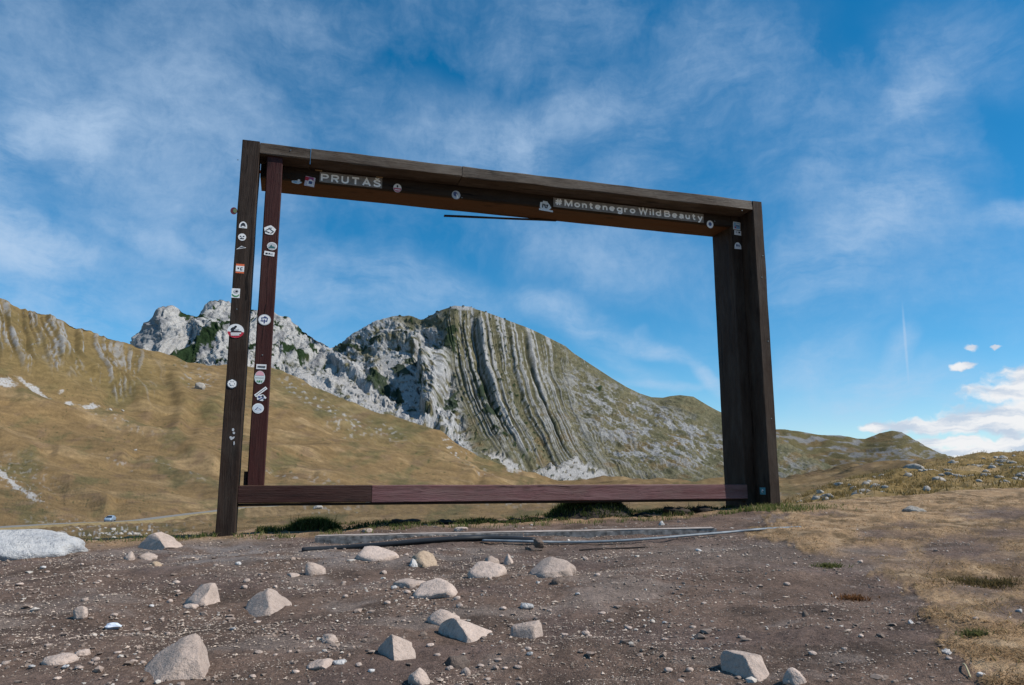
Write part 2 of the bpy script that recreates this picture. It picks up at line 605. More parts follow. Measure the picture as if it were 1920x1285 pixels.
# ---- pasture and the hillside on the left
ROADC = [(-900, 1042, 50), (-600, 1030, 62), (-200, 1010, 92), (0, 997, 122), (100, 988, 150), (200, 980, 187), (300, 972, 235),
         (400, 965, 290), (500, 954, 365), (600, 945, 450), (720, 938, 560), (850, 934, 660), (1000, 931, 750), (1200, 929, 820),
         (1460, 925, 760), (1600, 925, 650), (2000, 935, 450), (2600, 945, 350)]
CT_A = [
    [(-900, 1075, 10), (0, 1052, 10), (400, 1035, 10), (960, 1022, 10.5), (1500, 1012, 11), (2600, 1020, 11)],
    [(-900, 1050, 24), (0, 1018, 28), (200, 1009, 30), (400, 998, 32), (700, 984, 34), (960, 976, 36), (1300, 966, 36), (1500, 962, 36), (2600, 970, 34)],
    ROADC,
    [(-900, 880, 210), (-600, 900, 250), (0, 905, 330), (200, 893, 450), (400, 887, 560), (600, 884, 690), (800, 896, 880), (1000, 916, 1050), (1200, 916, 1100), (1460, 911, 1000), (1600, 896, 800), (1740, 877, 660), (2600, 885, 450)],
    [(-900, 740, 420), (-600, 740, 450), (0, 795, 520), (200, 796, 680), (400, 795, 820), (600, 818, 950), (800, 857, 1150), (1000, 909, 1300), (1200, 909, 1400), (1460, 904, 1300), (1600, 882, 920), (1740, 867, 720), (2600, 862, 520)],
    [(-900, 640, 560), (-600, 640, 590), (0, 700, 640), (120, 705, 740), (250, 725, 880), (400, 727, 1000), (600, 767, 1150), (800, 828, 1300), (960, 887, 1400), (1050, 906, 1480), (1460, 901, 1450), (1600, 879, 1000), (1740, 864, 770), (2600, 856, 560)],
    [(-900, 500, 780), (-400, 520, 800), (-60, 545, 820), (0, 559, 830), (20, 572, 840), (60, 579, 860), (100, 590, 890), (150, 611, 930), (200, 630, 990), (248, 646, 1040), (300, 661, 1090), (350, 680, 1130), (420, 683, 1200), (510, 692, 1250), (570, 715, 1300), (640, 750, 1350), (740, 785, 1400), (830, 812, 1430), (900, 850, 1460), (960, 880, 1480), (1050, 903, 1550), (1200, 905, 1650), (1350, 903, 1650), (1460, 899, 1550), (1600, 877, 1100), (1740, 862, 820), (2600, 853, 640)],
    [(-900, 600, 1000), (0, 650, 1050), (248, 715, 1250), (420, 740, 1400), (640, 790, 1550), (900, 880, 1700), (1050, 912, 1800), (1460, 908, 1800), (1740, 885, 1050), (2600, 880, 900)],
]
SPURS = [([(40, 752), (90, 768), (235, 790), (336, 833), (400, 868)], 16, 5.), ([(110, 845), (240, 862), (330, 880), (410, 922)], 13, 4.),
         ([(495, 851), (560, 845), (620, 843), (700, 855), (800, 869), (880, 892)], 10, 4.), ([(505, 766), (580, 782), (680, 800), (760, 826)], 12, 2.5),
         ([(0, 640), (90, 700), (180, 745)], 16, 3.), ([(250, 720), (330, 735), (400, 760)], 16, 2.5), ([(130, 930), (230, 950), (330, 960)], 9, 2.),
         ([(600, 890), (720, 893), (830, 905)], 8, 1.6), ([(1480, 890), (1560, 878), (1700, 866)], 8, 2.),
         ([(0, 820), (60, 850), (140, 905), (200, 940)], 14, 4.), ([(330, 700), (345, 760), (330, 810)], 14, 3.5), ([(420, 800), (470, 830), (500, 880)], 12, 3.),
         ([(640, 830), (700, 838), (780, 850)], 8, 2.2), ([(0, 760), (60, 790), (150, 815), (230, 850)], 12, 4.), ([(180, 690), (240, 720), (280, 770)], 14, 3.5)]


def polyline_dist(u, v, pts):
    best = np.full(u.shape, 1e9)
    sgn = np.zeros(u.shape)
    for (x0, y0), (x1, y1) in zip(pts[:-1], pts[1:]):
        dx, dy = x1 - x0, y1 - y0
        t = np.clip(((u - x0) * dx + (v - y0) * dy) / (dx * dx + dy * dy), 0, 1)
        ex, ey = u - (x0 + t * dx), v - (y0 + t * dy)
        dd = np.hypot(ex, ey)
        k = dd < best
        best = np.where(k, dd, best)
        sgn = np.where(k, ey, sgn)
    return best, sgn


def disp_A(P, Nn, u, v, t):
    X, Y, Z = P[..., 0], P[..., 1], P[..., 2]
    far = ss(Y, 25, 300)
    wu, wv = u + 6 * fbm(u / 22, v / 14, 5, 4), v + 4 * fbm(u / 22 + 9, v / 14, 6, 4)
    h = far * Y * (  .0065 * fbm(X / 150, Y / 150, 11, 4) + .0016 * fbm(X / 40, Y / 40, 12, 4))
    h += .35 * fbm(X / 9, Y / 9, 13, 4) * ss(Y, 12, 60) + .12 * fbm(X / 2.2, Y / 2.2, 14, 4)
    for pts, w, amp in SPURS:
        dd, sg = polyline_dist(u + 5 * fbm(u / 60, v / 60, 3, 3), v, pts)
        h += amp * (1.9 * np.exp(-(dd / w) ** 2) - 1.3 * np.exp(-((dd - 1.9 * w) / (1.1 * w)) ** 2) * (sg > 0)) * Y / F
    c = np.broadcast_to(TAN, P.shape).copy()
    c = lerpc(c, TAN2, ss(fbm(X / 60, Y / 90, 21, 5), .05, .6))
    c = lerpc(c, OLV * .88, .85 * ss(fbm(u / 90, v / 34, 22, 5) + .25 * fbm(u / 14, v / 6, 23, 4), .0, .75))
    c = lerpc(c, OLV * np.array((1.25, 1.1, 1)), .8 * blob(wu, wv, 90, 645, 260, 75, 18))
    c = lerpc(c, OLG, .5 * blob(wu, wv, 640, 770, 170, 30, 22))
    c = lerpc(c, (.145, .095, .055), .65 * ss(fbm(u / 50, v / 12, 31, 4), .25, .75) * ss(v, 700, 800))
    c = c * (1 + .22 * fbm(u / 46 + v / 60, v / 3.2 - u / 16, 35, 4) * ss(Y, 60, 200) + .12 * fbm(u / 5, v / 2.6, 36, 3))[..., None]
    # steep rock bands at the top of the left slope
    q = u - .28 * (v - 560) - 14 * fbm(u / 70, v / 90, 33, 2)
    band = ss(perlin(q / 9, v / 260, 41) + .8 * perlin(q / 3.4, v / 120, 42) + .45 * fbm(u / 5, v / 7, 45, 3), .12, .42)
    crest_v = np.interp(u.ravel(), [-300, 0, 60, 100, 150, 200, 248, 300, 350], [520, 559, 579, 590, 611, 630, 646, 661, 680]).reshape(u.shape)
    dv = v - crest_v
    reg = ss(dv, -4, 8) * (1 - ss(dv - 28 * fbm(u / 34, v / 90, 47, 3), 60, 115)) * (1 - ss(u, 190, 330))
    reg = np.clip(reg, 0, 1)
    rk = band * reg * ss(fbm(u / 22, v / 30, 43, 4), -.45, .25)
    h += rk * 1.0 + reg * (7 * perlin(q / 21, v / 300, 44) + 4.5 * perlin(q / 9, v / 260, 41))
    # scattered outcrops and bare scree
    bits = ss(fbm(u / 9, v / 5, 51, 4), .35, .55)
    for (bu, bv, ru, rv, an, k) in ((30, 905, 60, 10, 35, 1.), (15, 885, 40, 8, 30, .8), (60, 925, 40, 6, 35, .8), (30, 880, 70, 25, 20, .4),
                                    (370, 715, 30, 18, 0, .9), (205, 770, 8, 5, 0, .3), (230, 800, 70, 7, 18, .35), (220, 865, 40, 5, 20, .4),
                                    (560, 735, 40, 14, 40, .9), (600, 760, 50, 12, 30, .9), (650, 790, 45, 16, 30, .8), (720, 808, 35, 10, 25, .6),
                                    (560, 895, 70, 7, 8, .45), (330, 880, 60, 8, 25, .35), (200, 1000, 120, 14, -4, 1.), (330, 990, 80, 8, -6, .4),
                                    (880, 870, 40, 12, 32, .6), (360, 690, 30, 8, 10, .5), (1490, 928, 40, 5, 0, .6), (545, 930, 40, 5, 0, .8), (100, 975, 60, 6, 0, .4),
                                    (620, 955, 60, 6, 0, .5), (980, 945, 80, 6, 0, .5), (1080, 950, 60, 6, 0, .4)):
        bb = k * blob(wu, wv, bu, bv, ru, rv, an, .7) * bits
        rk = np.maximum(rk, bb)
        h += bb * 1.0 * Y / F
    c = lerpc(c, ROCK * np.where(v < 760, .72, .92)[..., None], rk * .85)
    sc = blob(wu, wv, 8, 718, 24, 9, 10, .35) + blob(wu, wv, 62, 728, 34, 6, 36, .35) + blob(wu, wv, 168, 763, 20, 3.5, 6, .4)
    sc += blob(wu, wv, 130, 755, 10, 2.5, 10, .4) + blob(wu, wv, 115, 735, 5, 4, 0, .5) * .7
    sc += blob(wu, wv, 12, 887, 26, 5, 35, .4) + blob(wu, wv, 42, 915, 34, 6, 38, .4)
    sc += blob(wu, wv, 960, 873, 22, 6, 30, .4) + blob(wu, wv, 855, 845, 34, 12, 35, .5) * bits
    c = lerpc(c, SCREE * .95, np.clip(sc, 0, 1) * ss(fbm(u / 6, v / 3, 46, 4) + .7 * sc, .0, .45))
    # juniper dots
    dots = ss(fbm(u / 7, v / 3.4, 61, 3), .62, .75) * (ss(fbm(u / 90, v / 60, 62, 3), .05, .3))
    c = lerpc(c, (.05, .052, .02), dots * .75)
    P = P + Nn * h[..., None] * np.where(t > .98, 0, 1)[..., None]
    return P, c


sheet('pasture', CT_A, [14, 46, 90, 80, 70, 78, 16], np.concatenate([np.linspace(-2.6, -1.05, 30, endpoint=False), np.linspace(-1.05, -.75, 110, endpoint=False), np.linspace(-.75, -.46, 250, endpoint=False), np.linspace(-.46, .05, 250, endpoint=False), np.linspace(.05, .80, 200), np.linspace(.82, 1.5, 20)]), disp_A, M_mid, 4, 3).name = 'pasture_terrain'


# ---- white crags behind
CT_B = [
    [(150, 740, 1750), (350, 735, 1750), (500, 745, 1750), (640, 800, 1700), (740, 840, 1700), (860, 870, 1750)],
    [(150, 715, 1900), (250, 690, 1900), (350, 690, 1900), (500, 700, 1900), (640, 745, 1850), (740, 790, 1850), (860, 850, 1850)],
    [(150, 700, 2100), (250, 668, 2100), (300, 632, 2100), (350, 640, 2100), (400, 630, 2100), (500, 640, 2100), (560, 665, 2050), (640, 695, 2000), (720, 750, 1980), (860, 840, 1950)],
    [(150, 700, 2300), (225, 668, 2300), (248, 647, 2300), (262, 620, 2300), (276, 598, 2300), (292, 580, 2300), (306, 573, 2300), (320, 572, 2310), (338, 580, 2330), (352, 588, 2350), (368, 592, 2380), (378, 582, 2390), (386, 570, 2400), (396, 562, 2400), (415, 560, 2400), (430, 566, 2400), (450, 577, 2390), (480, 581, 2370), (510, 588, 2350), (540, 601, 2330), (566, 616, 2300), (590, 631, 2270), (612, 645, 2230), (640, 662, 2180), (680, 690, 2120), (720, 735, 2060), (790, 790, 2050), (860, 830, 2050)],
    [(150, 740, 2600), (300, 700, 2700), (400, 690, 2800), (640, 720, 2500), (860, 880, 2300)],
]


def disp_B(P, Nn, u, v, t):
    X, Y, Z = P[..., 0], P[..., 1], P[..., 2]
    q, r = (X + .9 * Z) / 1.35, (Z - .75 * X) / 1.25       # slabs dip down to the right
    wq = q + 30 * fbm(X / 120, Z / 120, 71, 3)
    h = 34 * (ridged(wq / 95, r / 170, 72, 6, .55) - .62) + 13 * (ridged(wq / 22, r / 60, 73, 5, .6) - .6)
    h += 26 * (fbm(X / 160, Z / 130, 74, 3)) + 6 * (ridged(wq / 9, r / 34, 69, 4, .6) - .6)
    fade = 1 - .55 * np.exp(-((t - .75) / .03) ** 2)
    h = h * fade
    rock = np.broadcast_to(ROCKW, P.shape).copy()
    rock = lerpc(rock, ROCKD * 1.1, ss(fbm(wq / 26, r / 70, 75, 5), -.05, .6))
    rock = lerpc(rock, ROCKD * .6, .85 * ss(ridged(wq / 12, r / 46, 70, 5, .65), .76, .90))
    rock = lerpc(rock, ROCKD * 1.15, .6 * blob(u, v, 285, 610, 26, 40, -20, .6))
    wu, wv = u + 9 * fbm(u / 16, v / 12, 76, 4), v + 7 * fbm(u / 16 + 5, v / 12, 77, 4)
    gr = .0
    for (bu, bv, ru, rv, an, k) in ((372, 596, 16, 6, 10, 1), (350, 588, 10, 8, 60, .9), (346, 660, 22, 14, 30, 1), (388, 636, 42, 7, -33, 1.), (430, 610, 22, 6, -20, 1), (330, 668, 16, 7, 20, .9),
                                    (540, 650, 22, 9, 15, .9), (560, 662, 16, 9, 30, .9), (500, 655, 20, 6, 0, .8), (460, 650, 24, 6, -20, .9), (590, 655, 16, 5, 20, .7), (360, 676, 20, 5, 10, .8),
                                    (575, 622, 30, 3, 28, .9), (600, 690, 18, 5, 40, .6), (410, 600, 10, 7, 0, .7), (445, 640, 20, 8, -30, .8), (520, 612, 16, 3, 28, .7), (440, 690, 20, 6, 0, .8)):
        gr = np.maximum(gr, k * blob(wu, wv, bu, bv, ru, rv, an, .5))
    gr = np.maximum(gr, .9 * ss(fbm(u / 15, v / 9, 78, 5), .42, .6) * ss(u, 320, 350))
    c = lerpc(rock, PINE, ss(gr, .35, .6))
    ol = ss(fbm(u / 26, v / 14, 79, 4), .3, .6) * ss(v, 640, 700)
    c = lerpc(c, OLG, ol * .7)
    scr = blob(wu, wv, 650, 735, 62, 10, 42, .4) + blob(wu, wv, 590, 715, 40, 10, 35, .4)
    c = lerpc(c, SCREE * 1.12, np.clip(scr, 0, 1))
    h = h * (1 - .8 * np.clip(scr, 0, 1))
    return P + Nn * h[..., None], c


sheet('white_crags', CT_B, [60, 95, 110, 14], acols(-.60, -.06, 420), disp_B, M_far, 4, 0).name = 'white_crag_mountain'

# ---- the ribbed mountain
CT_C = [
    [(560, 800, 1600), (640, 815, 1600), (740, 840, 1580), (830, 860, 1560), (960, 905, 1540), (1000, 925, 1520), (1350, 925, 1600), (1480, 920, 1700), (1700, 925, 1800)],
    [(560, 745, 1850), (640, 735, 1850), (740, 765, 1800), (830, 790, 1750), (900, 815, 1720), (960, 840, 1700), (1050, 860, 1720), (1200, 870, 1800), (1350, 875, 1900), (1480, 880, 1950), (1700, 915, 2000)],
    [(560, 700, 2050), (640, 690, 2050), (740, 690, 2000), (830, 700, 1900), (900, 720, 1870), (960, 735, 1880), (1050, 755, 1920), (1200, 800, 2000), (1350, 820, 2100), (1480, 845, 2150), (1700, 912, 2200)],
    [(560, 680, 2200), (600, 664, 2200), (628, 650, 2200), (660, 627, 2190), (680, 615, 2180), (700, 604, 2170), (722, 597, 2170), (745, 592, 2170), (768, 592, 2170), (790, 600, 2160), (808, 591, 2140), (826, 582, 2120), (842, 577, 2110), (852, 574, 2110), (880, 575, 2110), (892, 580, 2110), (910, 585, 2110), (935, 594, 2110), (960, 604, 2110), (985, 613, 2120), (1010, 624, 2130), (1040, 639, 2140), (1060, 649, 2150), (1075, 662, 2160), (1095, 675, 2180), (1110, 685, 2190), (1130, 698, 2200), (1150, 711, 2220), (1175, 726, 2250), (1200, 738, 2280), (1222, 745, 2300), (1243, 746, 2310), (1256, 743, 2320), (1275, 741, 2330), (1300, 744, 2350), (1315, 753, 2360), (1330, 762, 2370), (1345, 770, 2380), (1400, 795, 2420), (1440, 812, 2450), (1480, 832, 2480), (1560, 880, 2500), (1700, 910, 2500)],
    [(560, 720, 2500), (740, 640, 2600), (870, 640, 2600), (1060, 700, 2600), (1250, 780, 2700), (1480, 870, 2800), (1700, 915, 2800)],
]


def disp_C(P, Nn, u, v, t):
    X, Y, Z = P[..., 0], P[..., 1], P[..., 2]
    g = np.interp(v.ravel(), [560, 600, 633, 690, 727, 774, 805, 845, 890, 940], [-1, 0, 5, 14, 25, 44, 59, 81, 107, 140]).reshape(v.shape)
    q = u - g + 2.2 * fbm(u / 40, v / 40, 81, 3)
    below = np.clip((v - 590) / 300, 0, 1)
    crestd = 1 - np.exp(-((t - .75) / .035) ** 2)
    # weight of the steep strata
    Ws = ss(q, 828, 846) * (1 - ss(q, 1000, 1085)) * (1 - .75 * ss(v - .25 * (u - 900), 760, 850))
    Wm = ss(q, 822, 850) * (1 - ss(q, 1090, 1170))            # weaker strata further right and below
    r1 = perlin(q / 8.2, v / 230, 82)
    r2 = perlin(q / 3.7, v / 130, 83)
    r3 = perlin(q / 2.1, v / 70, 84)
    hs = 3.4 * r1 + 3.0 * r2 + 1.9 * r3
    hs += -20 * np.exp(-((q - 885) / 6.0) ** 2) * (1 - ss(v, 720, 800)) + 15 * np.exp(-((q - 899) / 5.5) ** 2)
    hs += -4 * np.exp(-((q - 948) / 3.5) ** 2) + 3 * np.exp(-((q - 955) / 3.5) ** 2) - 7 * np.exp(-((q - 979) / 4) ** 2) * (1 - ss(v, 700, 740)) + 4 * np.exp(-((q - 987) / 4) ** 2)
    hs += -8 * np.exp(-((q - 862) / 4) ** 2) + 5 * np.exp(-((q - 856) / 4) ** 2)
    h = crestd * (hs * Ws + .5 * hs * np.clip(Wm - Ws, 0, 1))
    # blocky crags on the left flank
    wl = 1 - ss(u - .25 * (v - 640), 815, 850)
    wu, wv = u + 8 * fbm(u / 16, v / 12, 85, 4), v + 7 * fbm(u / 16 + 5, v / 12, 86, 4)
    crag = 22 * (ridged(X / 70 + .3 * Z / 70, Z / 80, 87, 5, .55) - .62) + 8 * (ridged(X / 18, Z / 26, 88, 4, .6) - .6)
    h += wl * crag * (.3 + .7 * crestd)
    for (bu, bv, ru, rv, an, hh) in ((812, 735, 20, 58, 12, 55), (800, 690, 16, 32, 18, 35), (845, 640, 14, 50, 6, 14), (690, 650, 40, 12, -15, 12), (760, 640, 50, 14, 10, 16),
                                     (650, 690, 60, 10, 35, 22), (790, 660, 10, 24, 20, -26), (835, 800, 18, 24, 10, 18), (760, 720, 40, 40, 20, -22)):
        h += hh * blob(u, v, bu, bv, ru, rv, an, .5)
    # stepped slabs on the right shoulder
    wr_ = ss(q, 985, 1090)
    step = Z + .22 * X + 6 * fbm(X / 60, Z / 40, 89, 3)
    slab = ridged(step / 26, X / 240, 90, 4, .6) - .6
    h += wr_ * crestd * (11 * slab + 9 * (ridged((X + 1.3 * Z) / 60, (Z - X) / 120, 91, 5, .55) - .6))
    h += 10 * fbm(X / 150, Z / 110, 92, 3) * crestd
    # ---- what the surface is made of
    c = np.broadcast_to(np.array((.125, .113, .066)), P.shape).copy()
    c = lerpc(c, (.096, .092, .053), ss(fbm(u / 32, v / 28, 93, 4), -.1, .5))
    c = c * (1 + .25 * fbm(u / 5, v / 5, 107, 3))[..., None]
    c = lerpc(c, TAN, .55 * ss(fbm(u / 50, v / 18, 94, 4), .1, .6) * ss(v + 0 * u, 700, 860))
    strip = ss(.50 * r1 + .55 * r2 + .35 * r3 + .34 * fbm(u / 6, v / 8, 95, 4) - .12 * (1 - Ws), -.06, .30)
    strip = strip * (Ws * (.85 - .3 * below) + .62 * np.clip(Wm - Ws, 0, 1) * ss(fbm(u / 24, v / 40, 96, 4), -.1, .35))
    strip = np.maximum(strip, np.exp(-((q - 899) / 5.0) ** 2) * ss(v, 590, 606) * (1 - ss(v, 830, 870)))
    strip = np.maximum(strip, .9 * np.exp(-((q - 987) / 3.2) ** 2) * (1 - ss(v, 720, 770)))
    rocktone = lerpc(np.broadcast_to(ROCK * 1.12, P.shape).copy(), ROCKD, .7 * ss(perlin(q / 2.6, v / 60, 97) + .6 * fbm(u / 6, v / 9, 98, 4), -.1, .6))
    rocktone = lerpc(rocktone, ROCKW, .7 * np.exp(-((q - 899) / 5.5) ** 2))
    left = wl * ss(.5 * fbm(u / 17, v / 10, 99, 5) + slab * .0 + .28, -.05, .3)
    left = left * (1 - .95 * blob(wu, wv, 790, 603, 52, 12, 8, .6)) * (1 - .9 * blob(wu, wv, 690, 665, 48, 8, 26, .6)) * (1 - .7 * blob(wu, wv, 740, 640, 30, 6, 5, .7))
    rk = np.maximum(strip, left)
    p1_, p2_ = .86 * u + .5 * v, -.5 * u + .86 * v
    rgt = wr_ * ss(.8 * fbm(p1_ / 34, p2_ / 7, 101, 5) + .6 * slab + .45 * fbm(u / 6, v / 3.4, 102, 4) + .35 * fbm(u / 60, v / 40, 106, 3), -.10, .40)
    rgt *= .95 * (ss(v - .42 * (u - 1075), 672, 712)) * (1 - .7 * ss(v, 850, 900))
    rk = np.maximum(rk, rgt)
    rk = np.maximum(rk, .9 * blob(u, v, 868, 577, 26, 5, 0, .4))
    c = c * (1 - rk[..., None]) + (rocktone * (1 - .25 * wr_[..., None])) * rk[..., None]
    c = lerpc(c, (.20, .21, .225), .5 * rgt * ss(fbm(u / 9, v / 5, 103, 3), -.1, .4))
    # scree fans
    scr = 0
    for (bu, bv, ru, rv, an) in ((745, 690, 42, 20, 20), (770, 735, 26, 40, -20), (775, 775, 32, 9, 35), (715, 740, 22, 10, 40), (670, 735, 50, 8, 38),
                                 (960, 878, 48, 9, 36), (925, 862, 22, 5, 20), (1055, 887, 46, 17, 8), (1110, 893, 56, 12, 12), (1085, 872, 30, 8, 20), (1140, 905, 36, 7, 10)):
        scr = np.maximum(scr, blob(wu, wv, bu, bv, ru, rv, an, .35))
    scr = scr * ss(fbm(u / 10, v / 8, 104, 4) + .75 * scr, .05, .3)
    c = lerpc(c, SCREE * 1.05, scr)
    h = h * (1 - .96 * scr)
    # dwarf pine
    pine = 0
    for (bu, bv, ru, rv, an, k) in ((708, 715, 22, 14, 10, 1), (720, 730, 12, 10, 0, 1), (750, 695, 16, 12, 10, 1), (745, 740, 10, 24, -20, .7), (843, 645, 9, 16, 5, 1), (848, 625, 8, 8, 0, .8), (855, 655, 8, 10, 0, .8),
                                    (920, 768, 15, 10, 10, 1), (905, 735, 8, 20, -15, .8), (843, 764, 15, 9, -10, 1), (850, 750, 6, 14, 0, .6), (770, 774, 8, 5, 0, .8), (1122, 727, 9, 5, 0, .8), (640, 652, 26, 3, -18, .7),
                                    (660, 650, 30, 4, 6, .9), (790, 720, 5, 12, 0, .6), (930, 805, 6, 12, -10, .6), (945, 818, 8, 5, 0, .7), (702, 640, 16, 3, 0, .8), (1180, 770, 10, 4, 10, .5), (765, 670, 20, 3, 10, .6)):
        pine = np.maximum(pine, k * blob(wu, wv, bu, bv, ru, rv, an, .5))
    pine = np.maximum(pine, .8 * ss(fbm(u / 8, v / 7, 105, 4), .5, .68) * ss(q, 700, 760) * (1 - ss(q, 930, 1000)))
    pz = ss(pine, .35, .6)
    c = lerpc(c, PINE, pz * .92)
    h = h + 3.0 * pz
    return P + Nn * h[..., None], c


sheet('ribbed', CT_C, [50, 110, 135, 10], acols(-.29, .50, 960), disp_C, M_far, 4, 0).name = 'ribbed_mountain'

# ---- low ridge on the right
CT_D = [
    [(1250, 930, 1900), (1460, 915, 1900), (1700, 905, 1900), (1900, 925, 2000), (2300, 930, 2000)],
    [(1250, 880, 2500), (1460, 862, 2500), (1580, 862, 2500), (1700, 860, 2500), (1800, 890, 2600), (2300, 918, 2600)],
    [(1250, 850, 3200), (1400, 812, 3200), (1455, 805, 3200), (1500, 810, 3200), (1540, 816, 3220), (1580, 817, 3250), (1605, 821, 3250), (1622, 821, 3250), (1640, 814, 3250), (1660, 809, 3250), (1672, 807, 3250), (1692, 810, 3250), (1705, 818, 3250), (1722, 829, 3250), (1750, 843, 3250), (1775, 857, 3250), (1800, 872, 3250), (1850, 893, 3250), (1950, 910, 3250), (2300, 914, 3250)],
    [(1250, 890, 3600), (1660, 850, 3700), (1800, 890, 3700), (2300, 920, 3700)],
]


def disp_D(P, Nn, u, v, t):
    X, Y, Z = P[..., 0], P[..., 1], P[..., 2]
    step = Z + .05 * X + 9 * fbm(X / 160, Z / 60, 111, 3)
    slab = ridged(step / 30, X / 420, 112, 5, .6) - .6
    cr = 1 - .7 * np.exp(-((t - .667) / .03) ** 2)
    h = cr * (16 * slab + 20 * fbm(X / 220, Z / 120, 113, 4))
    c = np.broadcast_to(OLV * .95, P.shape).copy()
    c = lerpc(c, TAN * .9, .6 * ss(fbm(u / 60, v / 14, 114, 4), .05, .5) + .5 * ss(v + 0 * u, 850, 890))
    rk = ss(fbm(u / 30, v / 7, 115, 5) + .8 * slab, .12, .42) * (1 - ss(v, 870, 900))
    rk = np.maximum(rk, blob(u + 6 * fbm(u / 12, v / 8, 116, 3), v, 1660, 852, 60, 8, 4, .6) * ss(fbm(u / 9, v / 6, 117, 4), -.3, .2))
    c = lerpc(c, ROCKD * 1.05, rk * .8)
    return P + Nn * h[..., None], c


sheet('far_ridge', CT_D, [40, 60, 8], acols(.18, .90, 360), disp_D, M_far, 3, 0).name = 'far_ridge'

# ---- stony grass hill on the right
CT_E = [
    [(1300, 1030, 9.2), (1460, 996, 9.2), (1600, 978, 9.5), (1760, 962, 9.8), (1920, 952, 10), (2700, 930, 10)],
    [(1300, 1018, 13), (1440, 978, 13), (1500, 958, 14), (1600, 943, 15), (1760, 928, 16), (1920, 918, 17), (2700, 900, 17)],
    [(1300, 1008, 22), (1440, 965, 22), (1480, 948, 23), (1520, 932, 24), (1600, 912, 25), (1680, 900, 26), (1760, 893, 27), (1920, 882, 28), (2700, 870, 28)],
    [(1300, 1000, 36), (1420, 966, 36), (1460, 955, 36), (1490, 942, 37), (1520, 928, 38), (1550, 912, 39), (1570, 904, 40), (1600, 897, 41), (1640, 889, 42), (1700, 878, 43), (1740, 870, 44), (1770, 863, 45), (1800, 857, 46), (1830, 852, 46), (1860, 849, 47), (1900, 848, 47), (1960, 847, 47), (2200, 843, 46), (2700, 850, 44)],
    [(1300, 1010, 60), (1460, 970, 60), (1640, 920, 66), (1800, 890, 70), (2700, 880, 70)],
]


def disp_E(P, Nn, u, v, t):
    X, Y, Z = P[..., 0], P[..., 1], P[..., 2]
    h = .22 * fbm(X / 3.2, Y / 3.2, 121, 4) + .10 * fbm(X / .9, Y / .9, 122, 3)
    h *= 1 - .5 * np.exp(-((t - .75) / .03) ** 2)
    c = np.broadcast_to(np.array((.20, .135, .052)), P.shape).copy()
    c = lerpc(c, (.115, .085, .03), ss(fbm(X / 2.2, Y / 3.5, 123, 5), -.05, .5))
    c = lerpc(c, (.28, .195, .10), .8 * ss(fbm(X / 1.6, Y / 4, 124, 4), .1, .6))
    return P + Nn * h[..., None], c


sheet('hill', CT_E, [24, 80, 80, 8], acols(.22, .80, 420, (.219, 1.4), 30), disp_E, M_hill, 4, 2).name = 'stony_grass_hill'

# ---- far plain that closes the view all round
n = 64
rr = [2500.0, 9000.0]
vv = [(r * math.cos(2 * math.pi * k / n), r * math.sin(2 * math.pi * k / n), -150 if r < 5000 else -260) for r in rr for k in range(n)]
vv.append((0, 0, -140))
ff = [(k, (k + 1) % n, n + (k + 1) % n, n + k) for k in range(n)] + [(2 * n, (k + 1) % n, k) for k in range(n)]
base = mesh_py('distant_plain', vv, ff, terrain_mat('plain_turf', [(.01, .2)], .1, .5, .3))
at = base.data.attributes.new('col', 'FLOAT_COLOR', 'POINT')
at.data.foreach_set('color', [x for _ in vv for x in (.16, .115, .05, 1)])
tag(base, None, None, kind='structure')

# ------------------------------------------------------------------ the trampled ground under and before the frame
FO = np.array((-2.449, 6.4))
FS, FN = np.array((.9587, .2836)), np.array((-.2836, .9587))


def frame_sd(x, y):
    dx, dy = x - FO[0], y - FO[1]
    return dx * FS[0] + dy * FS[1], dx * FN[0] + dy * FN[1]


def G0(x, y):
    return -.536 + .0235 * x + .019 * y


def right_edge(v):
    return np.interp(v, [900, 985, 1000, 1025, 1060, 1100, 1130, 1200, 1300, 1500], [1440, 1440, 1400, 1480, 1600, 1690, 1715, 1770, 1870, 1990])


def turf(u, v, x, y):
    """1 where dry turf covers the dirt (right side and the crest on the left)."""
    e = right_edge(v) + 34 * fbm(u / 60, v / 26, 131, 4)
    k = ss(u - e + 20 * fbm(u / 13, v / 7, 136, 4, .65), -8, 14)
    hole = 0
    wu_, wv_ = u + 16 * fbm(u / 36, v / 16, 132, 4), v + 7 * fbm(u / 36 + 7, v / 16, 133, 4)
    for (bu, bv, ru, rv, kk) in ((1570, 1056, 90, 18, 1), (1640, 1036, 80, 14, .9), (1655, 1090, 70, 10, .5), (1880, 1050, 60, 14, .8), (1690, 985, 60, 6, .6), (1770, 1180, 70, 14, .5), (1700, 1005, 50, 8, .6), (1800, 1030, 80, 22, 1), (1880, 965, 90, 9, .9), (1900, 1000, 80, 12, .8), (1640, 1002, 36, 9, .8),
                                 (1540, 966, 40, 5, .9), (1840, 1105, 75, 16, .8), (1900, 1150, 60, 22, .7), (1780, 1140, 50, 8, .5), (1690, 1130, 60, 12, .3), (1720, 1060, 70, 14, .6), (2000, 1080, 100, 30, .8)):
        hole = np.maximum(hole, kk * blob(wu_, wv_, bu, bv, ru, rv, 0, .6))
    k = k * (1 - hole)
    s, dd = frame_sd(x, y)
    lft = ss(dd + .25 * fbm(x / .6, y / .6, 134, 4), -.75, -.05) * (1 - ss(s, -.2, .9)) * .8
    mid = ss(dd + .2 * fbm(x / .5, y / .5, 135, 4), -.30, .1) * .75
    return np.clip(np.maximum(np.maximum(k, lft), mid), 0, 1)


def drop(x, y):
    s, dd = frame_sd(x, y)
    d0 = .75 + .25 * np.maximum(0, s - 5) - .20 * ss(-s, -.3, .9)
    q = np.maximum(0, dd - d0)
    return np.minimum(.22 * q ** 1.35, 6)


